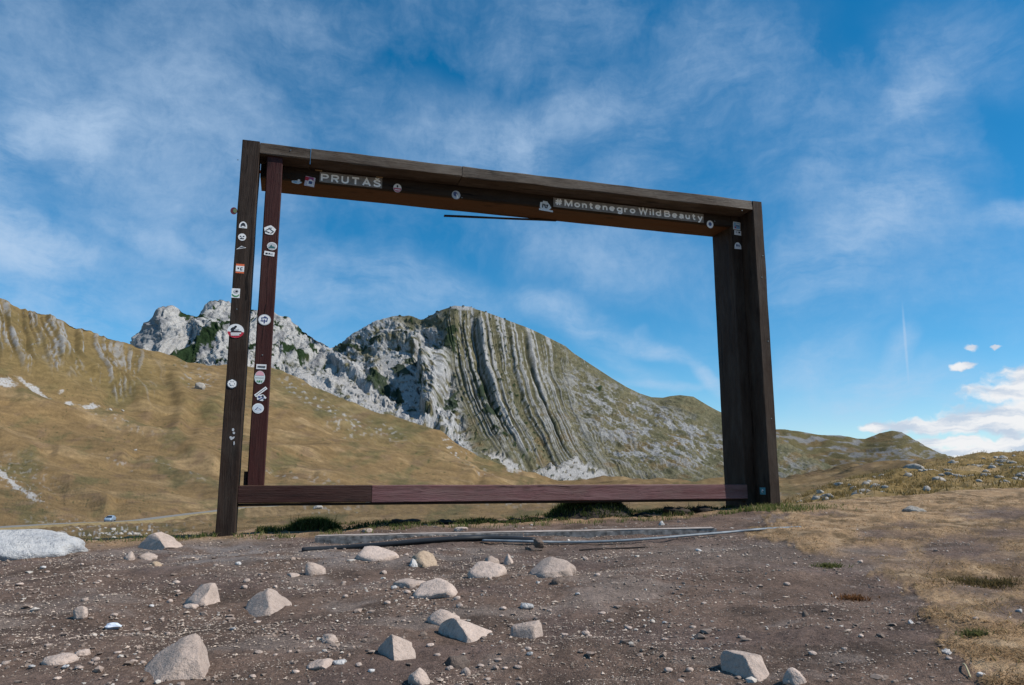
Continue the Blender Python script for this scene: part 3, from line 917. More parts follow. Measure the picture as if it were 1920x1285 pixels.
def G(x, y):
    x, y = np.asarray(x, float), np.asarray(y, float)
    z = G0(x, y) - drop(x, y)
    z = z + .030 * fbm(x / 1.3, y / 1.3, 141, 3) + .013 * fbm(x / .28, y / .28, 142, 3)
    s, dd = frame_sd(x, y)
    z = z + .05 * np.exp(-((s - 5.4) / .6) ** 2 - ((dd - .1) / .5) ** 2)
    # hollow in the turf on the right
    z = z - .10 * np.exp(-((x - 2.55) / .22) ** 2 - ((y - 3.72) / .12) ** 2)
    return z


th_in = np.radians(np.linspace(-42, 42, 660))
th_out = np.radians(np.linspace(44, 316, 80))[1:-1]
th = np.concatenate([th_in, th_out])
rad = np.exp(np.linspace(math.log(.35), math.log(24), 350))
TH, RR = np.meshgrid(th, rad)
gx, gy = np.sin(TH) * RR, np.cos(TH) * RR
gz = G(gx, gy) + .0055 * fbm(gx / .06, gy / .06, 143, 3) * np.exp(-RR / 6)
gyy = np.maximum(gy, .05)
gu, gv = uv_of(gx, gyy, gz)
tf = turf(gu, gv, gx, gy)
tf = np.where(gy < .3, .3, tf)
cl = np.broadcast_to(np.array((.150, .102, .078)), gx.shape + (3,)).copy()
cl = lerpc(cl, (.094, .065, .050), ss(fbm(gx / .5, gy / .5, 151, 5, .6), .0, .5))
cl = lerpc(cl, (.21, .165, .14), .75 * ss(fbm(gx / .8 + 3, gy / .45, 157, 5, .6), .18, .6))
cl = lerpc(cl, (.130, .090, .075), .8 * ss(fbm(gx / .7, gy / .7, 152, 4), .05, .6))
dust = np.maximum(blob(gu, gv, 390, 1040, 150, 20, -3, .7), .7 * blob(gu, gv, 640, 1045, 300, 18, 0, .7))
cl = lerpc(cl, (.23, .20, .185), dust * ss(fbm(gx / .3, gy / .3, 153, 4), -.6, .4) * .9)
cl = lerpc(cl, (.16, .125, .105), .6 * blob(gu, gv, 1350, 1040, 260, 22, 0, .8))
tc_ = np.broadcast_to(np.array((.33, .215, .12)), cl.shape).copy()
tc_ = lerpc(tc_, (.16, .105, .055), ss(fbm(gx / .35, gy / .5, 154, 5, .65), -.15, .45))
tc_ = lerpc(tc_, (.40, .28, .17), .7 * ss(fbm(gx / .2, gy / .25, 155, 4), .1, .6))
cl = cl * (1 - tf[..., None]) + tc_ * tf[..., None]
gz = gz + .009 * tf * (1 + .8 * fbm(gx / .07, gy / .07, 156, 3))
nr, nc = gx.shape
fc = np.concatenate([grid_faces(nr, nc), np.stack([np.arange(nr - 1) * nc + nc - 1, np.arange(nr - 1) * nc, np.arange(1, nr) * nc, np.arange(1, nr) * nc + nc - 1], -1)])
Pg = np.stack([gx, gy, gz], -1).reshape(-1, 3)
Pg = np.concatenate([Pg, [[0, 0, G0(0, 0)]]])
cg = np.concatenate([cl.reshape(-1, 3), [[.07, .05, .042]]])
ground = mesh_np('ground', Pg, fc[:, ::-1], M_ground, cg)
tag(ground, None, None, kind='structure')
# small cap under the camera
cap = [(.36 * math.sin(t), .36 * math.cos(t), float(G0(0, 0)) - .02) for t in np.linspace(0, 2 * math.pi, 24, endpoint=False)]
tag(mesh_py('ground_patch', cap, [tuple(range(24))[::-1]], plain('dirt_plain', (.07, .05, .042))), None, None, kind='structure')


def on_ground(u, v):
    a, e = float(a_of(u, v)), float(E_of(v))
    y = .536 / (-e + .0235 * a + .019)
    for _ in range(12):
        y = y + .7 * (float(G(a * y, y)) / e - y) * .5 if e < 0 else y
        y = min(max(y, .6), 16)
    return a * y, y, float(G(a * y, y))


#PART2
# ------------------------------------------------------------------ the wooden viewing frame
FZ = -.472
frame = bpy.data.objects.new('picture_frame', None)
frame.empty_display_size = .3
frame.location = (FO[0], FO[1], FZ)
frame.rotation_euler = (0, 0, FRAME_ANG)
COL.objects.link(frame)
tag(frame, 'giant dark wooden picture frame with white lettering standing on bare dirt', 'frame')
RNG = np.random.default_rng(7)


def plank(name, lo, hi, axis, mat, bev=.007, jit=.0022, step=.12, shear=None, bow=0.0, label=None, seed=0):
    lo, hi = np.array(lo, float), np.array(hi, float)
    L = hi[axis] - lo[axis]
    ns = max(2, int(L / step) + 1)
    o1, o2 = [i for i in range(3) if i != axis]
    A, B = hi[o1] - lo[o1], hi[o2] - lo[o2]
    b = min(bev, A / 4, B / 4)
    ring = [(b, 0), (A - b, 0), (A, b), (A, B - b), (A - b, B), (b, B), (0, B - b), (0, b)]
    vs = []
    for i in range(ns + 1):
        t = L * i / ns
        for k, (p, q) in enumerate(ring):
            v = np.zeros(3)
            v[axis] = t
            n1 = perlin(t * 2.3 + 31 * seed + k * .8, seed + .37, 201 + k)
            n2 = perlin(t * 2.9 - 17 * seed + k * .6, seed + .71, 231 + k)
            v[o1] = p + jit * float(n1)
            v[o2] = q + jit * float(n2) + bow * math.sin(math.pi * t / L)
            if shear:
                v[shear[0]] += shear[1] * t
            vs.append(v)
    fs = []
    for i in range(ns):
        for k in range(8):
            a, c = i * 8 + k, i * 8 + (k + 1) % 8
            fs.append((a, c, c + 8, a + 8))
    fs.append(tuple(range(8))[::-1])
    fs.append(tuple(ns * 8 + k for k in range(8)))
    ob = mesh_py(name, vs, fs, mat, parent=frame)
    ob.location = lo
    import bmesh as _b
    bm = _b.new()
    bm.from_mesh(ob.data)
    _b.ops.recalc_face_normals(bm, faces=bm.faces)
    bm.to_mesh(ob.data)
    bm.free()
    if label:
        ob['label'] = label
    return ob


M_soffit = wood_mat('warm_brown_soffit_wood', 0, (.105, .050, .024), (.14, .068, .033), (.055, .026, .014), grey=.05)
plank('post', (0, 0, -.30), (.155, .25, 3.515), 2, M_w_post, seed=1, jit=.004, step=.08, label='dark outer post covered in round stickers')
plank('post', (5.323, 0, -.12), (5.446, .25, 3.508), 2, M_w_right, seed=2, jit=.004, step=.08, label='bare grey brown outer post')
for s0, s1, sd in ((.157, .603, 3), (.607, 2.042, 4), (2.049, 5.321, 5)):
    plank('top_beam', (s0, .003 + .002 * (sd % 2), 3.405), (s1, .25, 3.511 + .002 * (sd - 4)), 0, M_w_top, seed=sd, jit=.0065, step=.07)
plank('inner_top_board', (.16, .2525, 3.282), (5.202, .300, 3.46), 0, M_w_inner, seed=6, label='dark inner board carrying the lettering')
plank('inner_top_beam', (.16, .303, 3.2855), (5.202, .655, 3.455), 0, M_soffit, seed=7)
plank('inner_post', (5.204, .2525, -.12), (5.38, .655, 3.46), 2, M_w_right, seed=8)
plank('inner_post', (.222, .035, .4285), (.360, .175, 3.4035), 2, M_w_red, seed=9, label='red brown inner post with stickers')
plank('foot_block', (.192, .06, .4285), (.2205, .16, .545), 2, M_w_post, seed=10)
SH = .20 / 5.15
plank('bottom_beam', (.157, .020, .280), (1.274, .19, .4265), 0, M_w_brn2, seed=11, shear=(1, SH))
plank('bottom_beam', (1.277, .017 + SH * 1.12, .277), (5.200, .19 + SH * 1.12, .4275), 0, M_w_red2, seed=12, shear=(1, SH), jit=.003, label='faded reddish lower beam')
plank('bottom_rail', (.16, .05, .255), (5.200, .17, .2755), 0, M_w_inner, seed=13, shear=(1, SH), jit=.001)
plank('lath', (1.995, .615, 3.206), (3.25, .652, 3.220), 0, M_w_inner, bev=.003, seed=14, shear=(2, .0585), label='thin lath hanging loose under the top beam')
for s_, z_ in ((.655, 3.393), (1.235, 3.393)):
    plank('spacer', (s_, .234, z_), (s_ + .065, .2475, z_ + .011), 0, plain('pale_bare_wood', (.30, .21, .12)), bev=.002, jit=.001, seed=16)


def frame_pt(u, v, dd):
    a, e = float(a_of(u, v)), float(E_of(v))
    s = (a * (6.4 + .9587 * dd) + 2.449 + .2836 * dd) / (.9587 - .2836 * a)
    Yd = 6.4 + .2836 * s + .9587 * dd
    y = (642.5 - v) / F
    return s, e * Yd - FZ, Yd * (CP - y * SP) ** -1 / F * 1.0


FLAT = {}


def flat(col):
    if col not in FLAT:
        FLAT[col] = plain('vinyl_%d_%d_%d' % tuple(int(c * 100) for c in col), col, .45, .4, .10, 90)
    return FLAT[col]


WH, GY, BK, RD, GN, OR, BL, PK, TL, NV = (.72, .72, .72), (.42, .43, .45), (.02, .02, .025), (.42, .02, .04), (.04, .22, .07), (.65, .14, .05), (.22, .42, .62), (.62, .32, .36), (.03, .12, .13), (.06, .08, .2)


def shp(kind, x, y, w, h, ang=0., n=22):
    c, s = math.cos(math.radians(ang)), math.sin(math.radians(ang))
    if kind == 'o':
        pts = [(w / 2 * math.cos(2 * math.pi * k / n), h / 2 * math.sin(2 * math.pi * k / n)) for k in range(n)]
    elif kind == 'r':
        pts = [(-w / 2, -h / 2), (w / 2, -h / 2), (w / 2, h / 2), (-w / 2, h / 2)]
    elif kind == 't':
        pts = [(-w / 2, -h / 2), (w / 2, -h / 2), (w * .08, h / 2)]
    elif kind == 'm':      # mountain line
        pts = [(-w / 2, -h / 2), (w / 2, -h / 2), (w * .25, h * .1), (w * .12, -h * .05), (-w * .1, h / 2), (-w * .28, 0)]
    elif kind == 'd':      # dome
        pts = [(-w / 2, -h / 2)] + [(w / 2, -h / 2)] + [(w / 2 * math.cos(math.pi * k / 10), -h / 2 + h * (.25 + .75 * math.sin(math.pi * k / 10))) for k in range(11)]
    elif kind == 'h':      # lower half disc
        pts = [(w / 2 * math.cos(math.pi + math.pi * k / 12), h * math.sin(math.pi + math.pi * k / 12)) for k in range(13)]
    elif kind == 'g':      # ragged hand-cut outline
        rr_ = [1, .86, 1.02, .9, 1.05, .84, 1, .92, 1.04, .88]
        pts = [(w / 2 * r * math.cos(2 * math.pi * k / 10), h / 2 * r * math.sin(2 * math.pi * k / 10)) for k, r in enumerate(rr_)]
    return [(x + p * c - q * s, y + p * s + q * c) for p, q in pts]


def sticker(u, v, dd, wpx, hpx, marks, label=None, name='sticker', side=None):
    s, z, k = frame_pt(u, v, dd)
    w, h = wpx * k * 1.02, hpx * k
    vs, fs, mi, mats = [], [], [], []
    for i, (kind, x, y, ww, hh, col, ang) in enumerate(marks):
        pts = shp(kind, x * w, y * h, ww * w, hh * h, ang)
        b0 = len(vs)
        off = -.0012 * (i + 1) if i < 2 else -.0024 - .0004 * (i - 1)
        vs += [(p, off, q) for p, q in pts]
        fs.append(tuple(range(b0, len(vs))))
        if i == 0:          # edge of the vinyl
            nb = len(vs)
            vs += [(p, 0, q) for p, q in pts]
            npt = len(pts)
            for j in range(npt):
                fs.append((b0 + j, nb + j, nb + (j + 1) % npt, b0 + (j + 1) % npt))
                mi.append(None)
        m = flat(col)
        if m not in mats:
            mats.append(m)
        mi.append(mats.index(m))
    # order of mi: base face first
    order = []
    base_i = mats.index(flat(marks[0][5]))
    k2 = 0
    vals = [x for x in mi if x is not None]
    for f in range(len(fs)):
        if f == 0:
            order.append(vals[0])
        elif 1 <= f <= len(shp(marks[0][0], 0, 0, 1, 1)):
            order.append(base_i)
        else:
            k2 += 1
            order.append(vals[k2])
    ob = mesh_py(name, vs, fs, mats, order, parent=frame)
    if side is None:
        ob.location = (s, dd - .0015, z)
    else:
        ob.location = side
        ob.rotation_euler = (0, 0, -math.pi / 2)
    if label:
        ob['label'] = label
    return ob


sticker(456, 422, 0, 14, 13, [('d', 0, 0, 1, 1, WH, 0), ('d', 0, 0, .6, .6, BK, 0), ('r', 0, -.28, .35, .2, WH, 0)], 'white dome shaped sticker')
sticker(454, 445, 0, 14, 14, [('o', 0, 0, 1, 1, WH, 0), ('o', -.2, .1, .2, .16, BK, 0), ('o', .2, .12, .2, .16, BK, 0), ('r', 0, -.2, .5, .12, BK, 0), ('o', 0, 0, .16, .16, GY, 0)], 'small white round sticker with dark marks')
sticker(452, 464, 0, 18, 10, [('t', 0, 0, 1, .5, WH, 14), ('t', .05, .02, .7, .26, BK, 14)], 'white and black arrow shaped sticker')
sticker(450, 504, 0, 14.5, 18, [('r', 0, 0, 1, 1, OR, 0), ('r', 0, -.02, 1, .6, WH, 0), ('r', -.2, .02, .26, .07, BK, 50), ('r', -.2, .02, .26, .07, BK, -50), ('r', .2, .1, .26, .07, BK, 0), ('r', .1, -.02, .09, .3, BK, 0), ('r', .2, -.13, .26, .07, BK, 0)], 'orange and white square sticker')
sticker(442, 550, 0, 14.5, 18, [('r', 0, 0, 1, 1, WH, 0), ('h', 0, -.12, .9, .3, GN, 0), ('h', 0, -.06, .7, .22, WH, 0), ('o', .05, .18, .6, .4, GY, 0), ('o', .1, .18, .3, .2, BK, 20)], 'white square sticker with a green arc')
sticker(442, 621, -.001, 29, 27, [('o', 0, 0, 1, 1, WH, 0), ('h', 0, -.06, .98, .43, RD, 0), ('o', -.16, .14, .3, .24, BK, 30), ('o', -.02, .3, .16, .16, BK, 0), ('r', -.2, -.02, .12, .3, BK, -30), ('r', .05, .08, .3, .1, GY, 10), ('r', .02, -.16, .62, .09, WH, 3), ('r', -.02, -.28, .5, .08, WH, 3), ('r', .05, -.03, .6, .07, BK, 2)], 'large round white and red sticker with a dark figure')
sticker(435, 720, 0, 20, 19, [('o', 0, 0, 1, 1, BK, 0)] + [('r', 0, 0, .16, .86, WH, a) for a in (0, 60, 120)] + [('r', .3 * math.cos(math.radians(a)), .3 * math.sin(math.radians(a)), .34, .13, WH, a + 90) for a in range(30, 390, 60)] + [('o', 0, 0, .3, .3, WH, 0)], 'black round sticker with a white snowflake')
sticker(437, 806, 0, 9, 12, [('g', 0, 0, .5, .5, GY, 0), ('g', .2, -.5, .5, .4, GY, 20)], 'scraped white sticker residue', 'sticker_residue')
sticker(436, 822, 0, 11, 13, [('g', 0, 0, .9, .3, GY, 40), ('g', -.3, .1, .4, .4, GY, 0), ('g', .3, -.7, .24, .6, GY, 0)], 'scraped white sticker residue', 'sticker_residue')
sticker(440, 396, 0, 12, 14, [('o', -.12, 0, 1, 1, (.10, .015, .02), 0), ('o', .05, .02, .55, .6, (.12, .16, .08), 0)], 'round dark red reflector on the post edge', 'reflector')
R1 = .034
sticker(506, 432, R1, 22, 19, [('g', 0, 0, 1, 1, WH, 12), ('r', -.1, .1, .5, .08, BK, 30), ('r', .12, .02, .5, .07, BK, -35), ('r', -.18, -.2, .4, .07, BK, -20), ('r', .2, -.22, .3, .07, BK, 35), ('o', .05, .24, .3, .14, GY, 0)], 'ragged white sticker with scribbled lines')
sticker(510, 462, R1, 17.5, 15.5, [('o', 0, 0, 1, 1, WH, 0), ('o', 0, 0, .84, .82, GY, 0), ('m', 0, -.04, .76, .46, TL, 0)], 'round white sticker with a dark mountain')
sticker(505, 476, R1, 18, 9, [('r', 0, 0, 1, .9, WH, -6), ('r', -.26, 0, .22, .34, BK, -6), ('r', .0, 0, .16, .3, BK, -6), ('r', .26, -.02, .22, .34, GY, -6)], 'small white strip sticker below a round one')
sticker(496, 600, R1, 22.5, 21, [('o', 0, 0, 1, 1, GY, 0), ('o', 0, 0, .9, .9, WH, 0), ('r', -.2, .0, .08, .4, NV, 10), ('r', .2, 0, .08, .4, NV, -10), ('r', 0, -.15, .1, .36, NV, 0), ('r', 0, .18, .36, .08, NV, 0), ('r', -.05, -.1, .5, .06, NV, 0), ('m', .05, .28, .3, .16, NV, 0)], 'round white sticker with fine line drawing')
sticker(490, 688, R1, 17.5, 9, [('r', 0, 0, 1, 1, WH, 0)] + [('r', x, 0, .1, .42, BK, 0) for x in (-.32, -.18, -.04, .1, .24, .36)], 'white strip sticker with black letters')
sticker(487, 708, R1, 18.5, 25, [('o', 0, 0, 1, 1, (.55, .60, .60), 0), ('h', 0, .14, .8, .34, PK, 180), ('r', 0, -.02, .8, .05, GY, 0), ('r', -.2, -.3, .08, .16, GN, 0), ('r', 0, -.3, .16, .14, GN, 0), ('r', .22, -.3, .08, .16, GN, 0)], 'oval pink and pale green sticker')
sticker(489, 735, R1, 25, 9, [('r', 0, 0, 1, .62, WH, 40), ('r', 0, 0, .86, .12, BK, 40)], 'slanting white ski shaped sticker')
sticker(490, 746, R1, 18, 14, [('g', 0, 0, 1, .9, WH, 0), ('o', -.2, .1, .3, .3, NV, 0), ('o', .12, .2, .24, .26, BK, 0), ('r', .0, -.14, .6, .16, NV, 30), ('o', .3, -.2, .2, .24, BK, 0)], 'ragged sticker with dark figures')
sticker(484, 766, R1, 20, 19, [('o', 0, 0, 1, 1, WH, 0), ('o', 0, 0, .82, .82, (.55, .6, .66), 0), ('m', 0, -.02, .6, .3, NV, 0), ('m', .02, -.06, .4, .16, WH, 0)], 'round pale sticker with a blue mountain')
R2 = .251
sticker(556, 341, R2, 20, 10, [('g', 0, -.1, 1, .7, (.50, .60, .68), 0), ('o', .2, .3, .24, .4, WH, 0), ('o', -.1, -.1, .3, .3, BL, 0)], 'small pale blue cut-out sticker')
sticker(581, 341, R2, 18, 19, [('r', 0, 0, 1, 1, (.55, .50, .58), -6), ('r', -.3, .28, .36, .4, RD, -6), ('r', .12, .3, .5, .3, (.30, .06, .2), -6), ('d', .06, -.06, .6, .6, WH, -6), ('r', .06, -.1, .36, .3, NV, -6), ('r', .05, -.38, .8, .1, WH, -6)], 'red and purple square sticker beside the lettering')
sticker(745, 353, R2, 15, 17, [('o', 0, 0, 1, 1, WH, 0), ('h', 0, .0, .94, .46, (.45, .10, .16), 0), ('o', 0, .2, .2, .3, BK, 0), ('r', 0, -.22, .6, .1, WH, 0)], 'round white and red sticker on the dark board')
sticker(855, 366, R2, 16, 17, [('o', 0, 0, 1, 1, (.40, .44, .50), 0), ('o', -.08, .1, .5, .6, NV, 20), ('t', .1, -.1, .3, .6, WH, 20)], 'round grey sticker with a dark emblem')
sticker(1022, 387, R2, 27, 22, [('g', 0, 0, .9, .8, (.60, .64, .68), -10), ('r', .05, -.36, 1, .16, (.60, .64, .68), -4), ('r', -.18, .02, .08, .36, BK, -8), ('r', -.02, .0, .08, .36, BK, 20), ('r', .14, -.02, .08, .36, BK, -20), ('r', .0, .1, .4, .07, BK, -6), ('r', 0, .34, .34, .2, (.60, .64, .68), -6)], 'white brush script sticker before the hashtag')
sticker(1331, 421, R2, 13.5, 15, [('o', 0, 0, 1, 1, WH, 0), ('o', 0, .02, .5, .5, NV, 0), ('r', 0, .3, .3, .1, GY, 0)], 'white ring sticker after the lettering')
sticker(1381, 424, R2, 15, 15, [('r', 0, 0, 1, 1, WH, -3), ('r', 0, .02, .86, .8, BL, -3), ('r', -.2, -.2, .2, .2, RD, 0), ('r', .1, .22, .5, .1, WH, -3), ('r', .1, 0, .5, .1, NV, -3)], 'blue rectangular sticker with white border')
sticker(1383, 437, R2, 14.5, 9, [('r', 0, 0, 1, 1, WH, -3), ('o', -.2, .1, .3, .4, GY, 0), ('o', .2, .1, .3, .4, BK, 0)], 'white strip sticker under the blue one')
sticker(1383, 461, R2, 14, 13, [('d', 0, 0, 1, 1, WH, 0), ('o', -.14, .02, .24, .4, NV, 0), ('o', .16, .0, .2, .34, NV, 0)], 'white dome sticker on the inner post')
sticker(1428, 921, .12, 17, 13, [('r', 0, 0, 1, 1, (.10, .28, .33), 0), ('o', .0, .0, .4, .5, WH, 0), ('r', .1, -.1, .3, .2, TL, 0)], 'teal square sticker low on the outer post', side=(5.3215, .12, frame_pt(1428, 921, .12)[1]))
# screw heads
M_screw = plain('dull_zinc', (.35, .34, .32), .4, .5, .1, 60, 1.0)
for (u, v, dd) in ((444, 580, 0), (492, 666, R1), (866, 371, R2), (1340, 421 - 6, R2), (1440, 640, 0), (1430, 480, 0), (1428, 520, 0), (1446, 785, 0), (446, 300, 0), (545, 282, .002), (1391, 395, .002), (1370, 925, .22)):
    s, z, k = frame_pt(u, v, dd)
    pts = [(.006 * math.cos(t), 0, .006 * math.sin(t)) for t in np.linspace(0, 2 * math.pi, 8, endpoint=False)]
    ob = mesh_py('screw_head', pts + [(p[0] * .7, -.003, p[2] * .7) for p in pts], [tuple(range(8, 16))] + [(i, (i + 1) % 8, 8 + (i + 1) % 8, 8 + i) for i in range(8)], M_screw, parent=frame)
    ob.location = (s, dd - .001, z)
# orange peg in the corner
s, z, k = frame_pt(486, 322, .2)
plank('orange_tag', (s - .01, .2, z - .015), (s + .012, .205, z + .015), 2, flat(OR), bev=.002)

# ---- lettering: cut strokes of even width
M_letter = plain('white_letter_vinyl', (.93, .94, .95), .5, .3, .05, 40)
M_panel = plain('grey_backing_film', (.20, .185, .175), .5, .4, .3, 25)


def arc(cx_, cy_, rx_, ry_, a0, a1, n_=10):
    return [(cx_ + rx_ * math.cos(math.radians(a0 + (a1 - a0) * k / n_)), cy_ + ry_ * math.sin(math.radians(a0 + (a1 - a0) * k / n_))) for k in range(n_ + 1)]


def ell(cx_, cy_):
    return arc(cx_, cy_, .25, .28, 0, 360, 18)


SN = [(.61, .74), (.54, .87), (.36, .92), (.17, .87), (.10, .73), (.18, .60), (.36, .52), (.55, .43), (.63, .28), (.56, .13), (.36, .07), (.15, .12), (.07, .28)]
PB = [(.08, .92), (.42, .92)] + arc(.42, .70, .22, .22, 90, -90, 8) + [(.08, .48)]
GLY = {
    'P': [[(.08, 0), (.08, 1)], PB], 'R': [[(.08, 0), (.08, 1)], PB, [(.36, .48), (.62, 0)]],
    'U': [[(.08, 1)] + arc(.34, .33, .26, .26, 180, 360, 10) + [(.60, 1)]], 'T': [[(0, .92), (.66, .92)], [(.33, .9), (.33, 0)]],
    'A': [[(.03, 0), (.36, .97), (.69, 0)], [(.17, .30), (.55, .30)]], 'Š': [SN, [(.17, 1.22), (.35, 1.08), (.53, 1.22)]],
    '#': [[(.22, 0), (.32, 1)], [(.48, 0), (.58, 1)], [(.05, .66), (.75, .66)], [(.02, .34), (.72, .34)]],
    'M': [[(.08, 0), (.08, 1)], [(.10, .93), (.44, .10), (.78, .93)], [(.80, 1), (.80, 0)]], 'o': [ell(.33, .35)],
    'n': [[(.08, 0), (.08, .70)], [(.08, .40), (.14, .56), (.28, .63), (.43, .56), (.48, .40), (.48, 0)]],
    't': [[(.18, .92), (.18, .2), (.24, .09), (.37, .07)], [(.02, .63), (.37, .63)]], 'e': [[(.10, .34), (.58, .34)], arc(.33, .35, .25, .28, 0, 312, 16)],
    'g': [ell(.31, .35), [(.56, .70), (.56, -.10), (.48, -.23), (.31, -.27), (.11, -.21)]], 'r': [[(.08, 0), (.08, .70)], [(.08, .40), (.16, .57), (.37, .62)]],
    'W': [[(.03, 1), (.26, .06), (.50, .94), (.74, .06), (.97, 1)]], 'i': [[(.08, 0), (.08, .70)], [(.08, .85), (.08, 1.0)]], 'l': [[(.08, 0), (.08, 1)]],
    'd': [ell(.31, .35), [(.56, 0), (.56, 1)]],
    'B': [[(.08, 0), (.08, 1)], [(.08, .92), (.40, .92)] + arc(.40, .735, .185, .185, 90, -90, 8) + [(.08, .55)], [(.08, .545), (.42, .545)] + arc(.42, .3125, .2325, .2325, 90, -90, 8) + [(.08, .08)]],
    'a': [[(.10, .50), (.18, .61), (.32, .63), (.46, .57), (.50, .43), (.50, 0)], [(.50, .40), (.28, .36), (.12, .28), (.09, .17), (.17, .07), (.32, .07), (.50, .20)]],
    'u': [[(.08, .70), (.08, .28), (.14, .12), (.28, .07), (.42, .13), (.48, .30)], [(.48, .70), (.48, 0)]],
    'y': [[(.03, .70), (.29, .06)], [(.55, .70), (.24, -.16), (.16, -.26), (.04, -.27)]],
}


def glyph(ch, kx, ky, sw):
    """strokes as shallow strips, each a hair in front of the one before"""
    vs, fs = [], []
    for i, ln in enumerate(GLY[ch]):
        p = np.array(ln, float) * (kx, ky)
        w = sw * (.72 if ch == 'Š' and i == 1 else 1) / 2
        closed = np.hypot(*(p[0] - p[-1])) < 1e-6
        if closed:
            p = p[:-1]
        m_ = len(p)
        yf = -.0026 - .00025 * i
        for j in range(m_):
            a_, c_ = (p[(j - 1) % m_], p[(j + 1) % m_]) if closed else (p[max(j - 1, 0)], p[min(j + 1, m_ - 1)])
            t1, t2 = p[j] - a_, c_ - p[j]
            t1 = t1 / (np.hypot(*t1) or 1) if np.hypot(*t1) > 0 else t2 / np.hypot(*t2)
            t2 = t2 / np.hypot(*t2) if np.hypot(*t2) > 0 else t1
            nn = np.array((-(t1 + t2)[1], (t1 + t2)[0]))
            nn = nn / (np.hypot(*nn) or 1)
            mk = w / max(.42, nn @ np.array((-t1[1], t1[0])))
            l_, r_ = p[j] + nn * mk, p[j] - nn * mk
            for q_, yy in ((l_, yf), (r_, yf), (l_, 0), (r_, 0)):
                vs.append((q_[0], yy, q_[1]))
        b_ = len(vs) - 4 * m_
        for j in range(m_ if closed else m_ - 1):
            a_, c_ = b_ + 4 * j, b_ + 4 * ((j + 1) % m_)
            fs += [(a_, a_ + 1, c_ + 1, c_), (a_ + 2, a_, c_, c_ + 2), (a_ + 1, a_ + 3, c_ + 3, c_ + 1)]
    return vs, fs


def letters(text, s0, s1, z0, slope, cap, board_lo, board_hi, label):
    bd = plank('letter_panel', (board_lo[0], .2465, board_lo[1]), (board_hi[0], .2515, board_hi[1]), 0, M_panel, bev=.001, jit=.0008, seed=20, label=label)
    tot, pos = 0., []
    for ch in text:
        if ch == ' ':
            tot += .16
            continue
        xs = [p[0] for ln in GLY[ch] for p in ln]
        pos.append((ch, tot - min(xs)))
        tot += max(xs) - min(xs) + .36
    k_ = (s1 - s0) / (tot - .36)
    for ch, off in pos:
        vs, fs = glyph(ch, k_, cap, cap * .24)
        ob = mesh_py('letter', vs, fs, M_letter, parent=bd)
        ob.location = (s0 + off * k_ - board_lo[0], -.0012, z0 - board_lo[1])
    return bd


letters('PRUTAŠ', .720, 1.276, 3.300, 0, .070, (.700, 3.288), (1.296, 3.392), 'grey film panel reading PRUTAŠ')
letters('#Montenegro Wild Beauty', 3.100, 4.835, 3.313, 0, .068, (3.08, 3.290), (4.855, 3.392), 'grey film panel reading #Montenegro Wild Beauty')

# ------------------------------------------------------------------ stones
import bmesh


def ico(sub):
    bm = bmesh.new()
    bmesh.ops.create_icosphere(bm, subdivisions=sub, radius=1)
    v = np.array([x.co[:] for x in bm.verts])
    f = np.array([[y.index for y in x.verts] for x in bm.faces])
    bm.free()
    return v, f


ICO = {k: ico(k) for k in (1, 2, 3, 4)}


def rock_co(seed, sub=3, facets=7, rough=.10, planes=()):
    v, f = ICO[sub]
    rg = np.random.default_rng(seed)
    p = v.copy()
    p *= (1 + .22 * fbm(v[:, 0] * .9 + seed, v[:, 1] * .9 + v[:, 2] * .7, seed, 2))[:, None]
    cuts = list(planes)
    for _ in range(facets):
        nrm = rg.normal(size=3)
        nrm /= np.linalg.norm(nrm)
        cuts.append((nrm, rg.uniform(.52, .82)))
    for nrm, o in cuts:
        nrm = np.array(nrm, float)
        nrm /= np.linalg.norm(nrm)
        ex = np.maximum(0, p @ nrm - o)
        p -= ex[:, None] * nrm * .93
    p *= (1 + rough * fbm(p[:, 0] * 3 + seed, p[:, 1] * 3 + p[:, 2] * 2.3, seed + 3, 4))[:, None]
    mn, mx = p.min(0), p.max(0)
    p = (p - (mn + mx) / 2) / ((mx - mn) / 2)
    return p, f


def stone(u, v, w, h, label, mat=None, name='stone', seed=0, facets=7, rough=.10, planes=(), depth=1.15, bury=.5, group=None, rot=None, cat='stone', sub=3, tilt=0, smooth=True, surf=None):
    if surf is None:
        x, y, z = on_ground(u, v)
    else:
        x, y, z = locate(surf, u, v)
    yy = (642.5 - v) / F
    k = y / (CP - yy * SP) / F * (CP - yy * SP) ** 2
    W_, H_ = w * k, h * k
    p, f = rock_co(seed, sub, facets, rough, planes)
    D_ = W_ * depth
    # low, worn tops slope back from the viewer: part of the seen height is the receding upper face
    see = float(-E_of(v)) if surf is None else .03
    H_ = max(H_ - see * D_ * .35, H_ * .55)
    Hf = H_ / (1 - bury)
    q = p * np.array([W_ / 2, D_ / 2, Hf / 2])
    if tilt:
        c, s = math.cos(math.radians(tilt)), math.sin(math.radians(tilt))
        q = np.stack([q[:, 0] * c - q[:, 2] * s, q[:, 1], q[:, 0] * s + q[:, 2] * c], -1)
    q[:, 2] += Hf / 2 - bury * Hf
    ob = mesh_np(name, q, f, mat or M_stone, None, smooth)
    dirx = np.array((x, y)) / math.hypot(x, y)
    ob.location = (x + dirx[0] * D_ * .35, y + dirx[1] * D_ * .35, z + (0 if surf else 0))
    ob.rotation_euler = (0, 0, rot if rot is not None else -math.atan2(x, y) * 1.0)
    tag(ob, label, cat, group)
    return ob


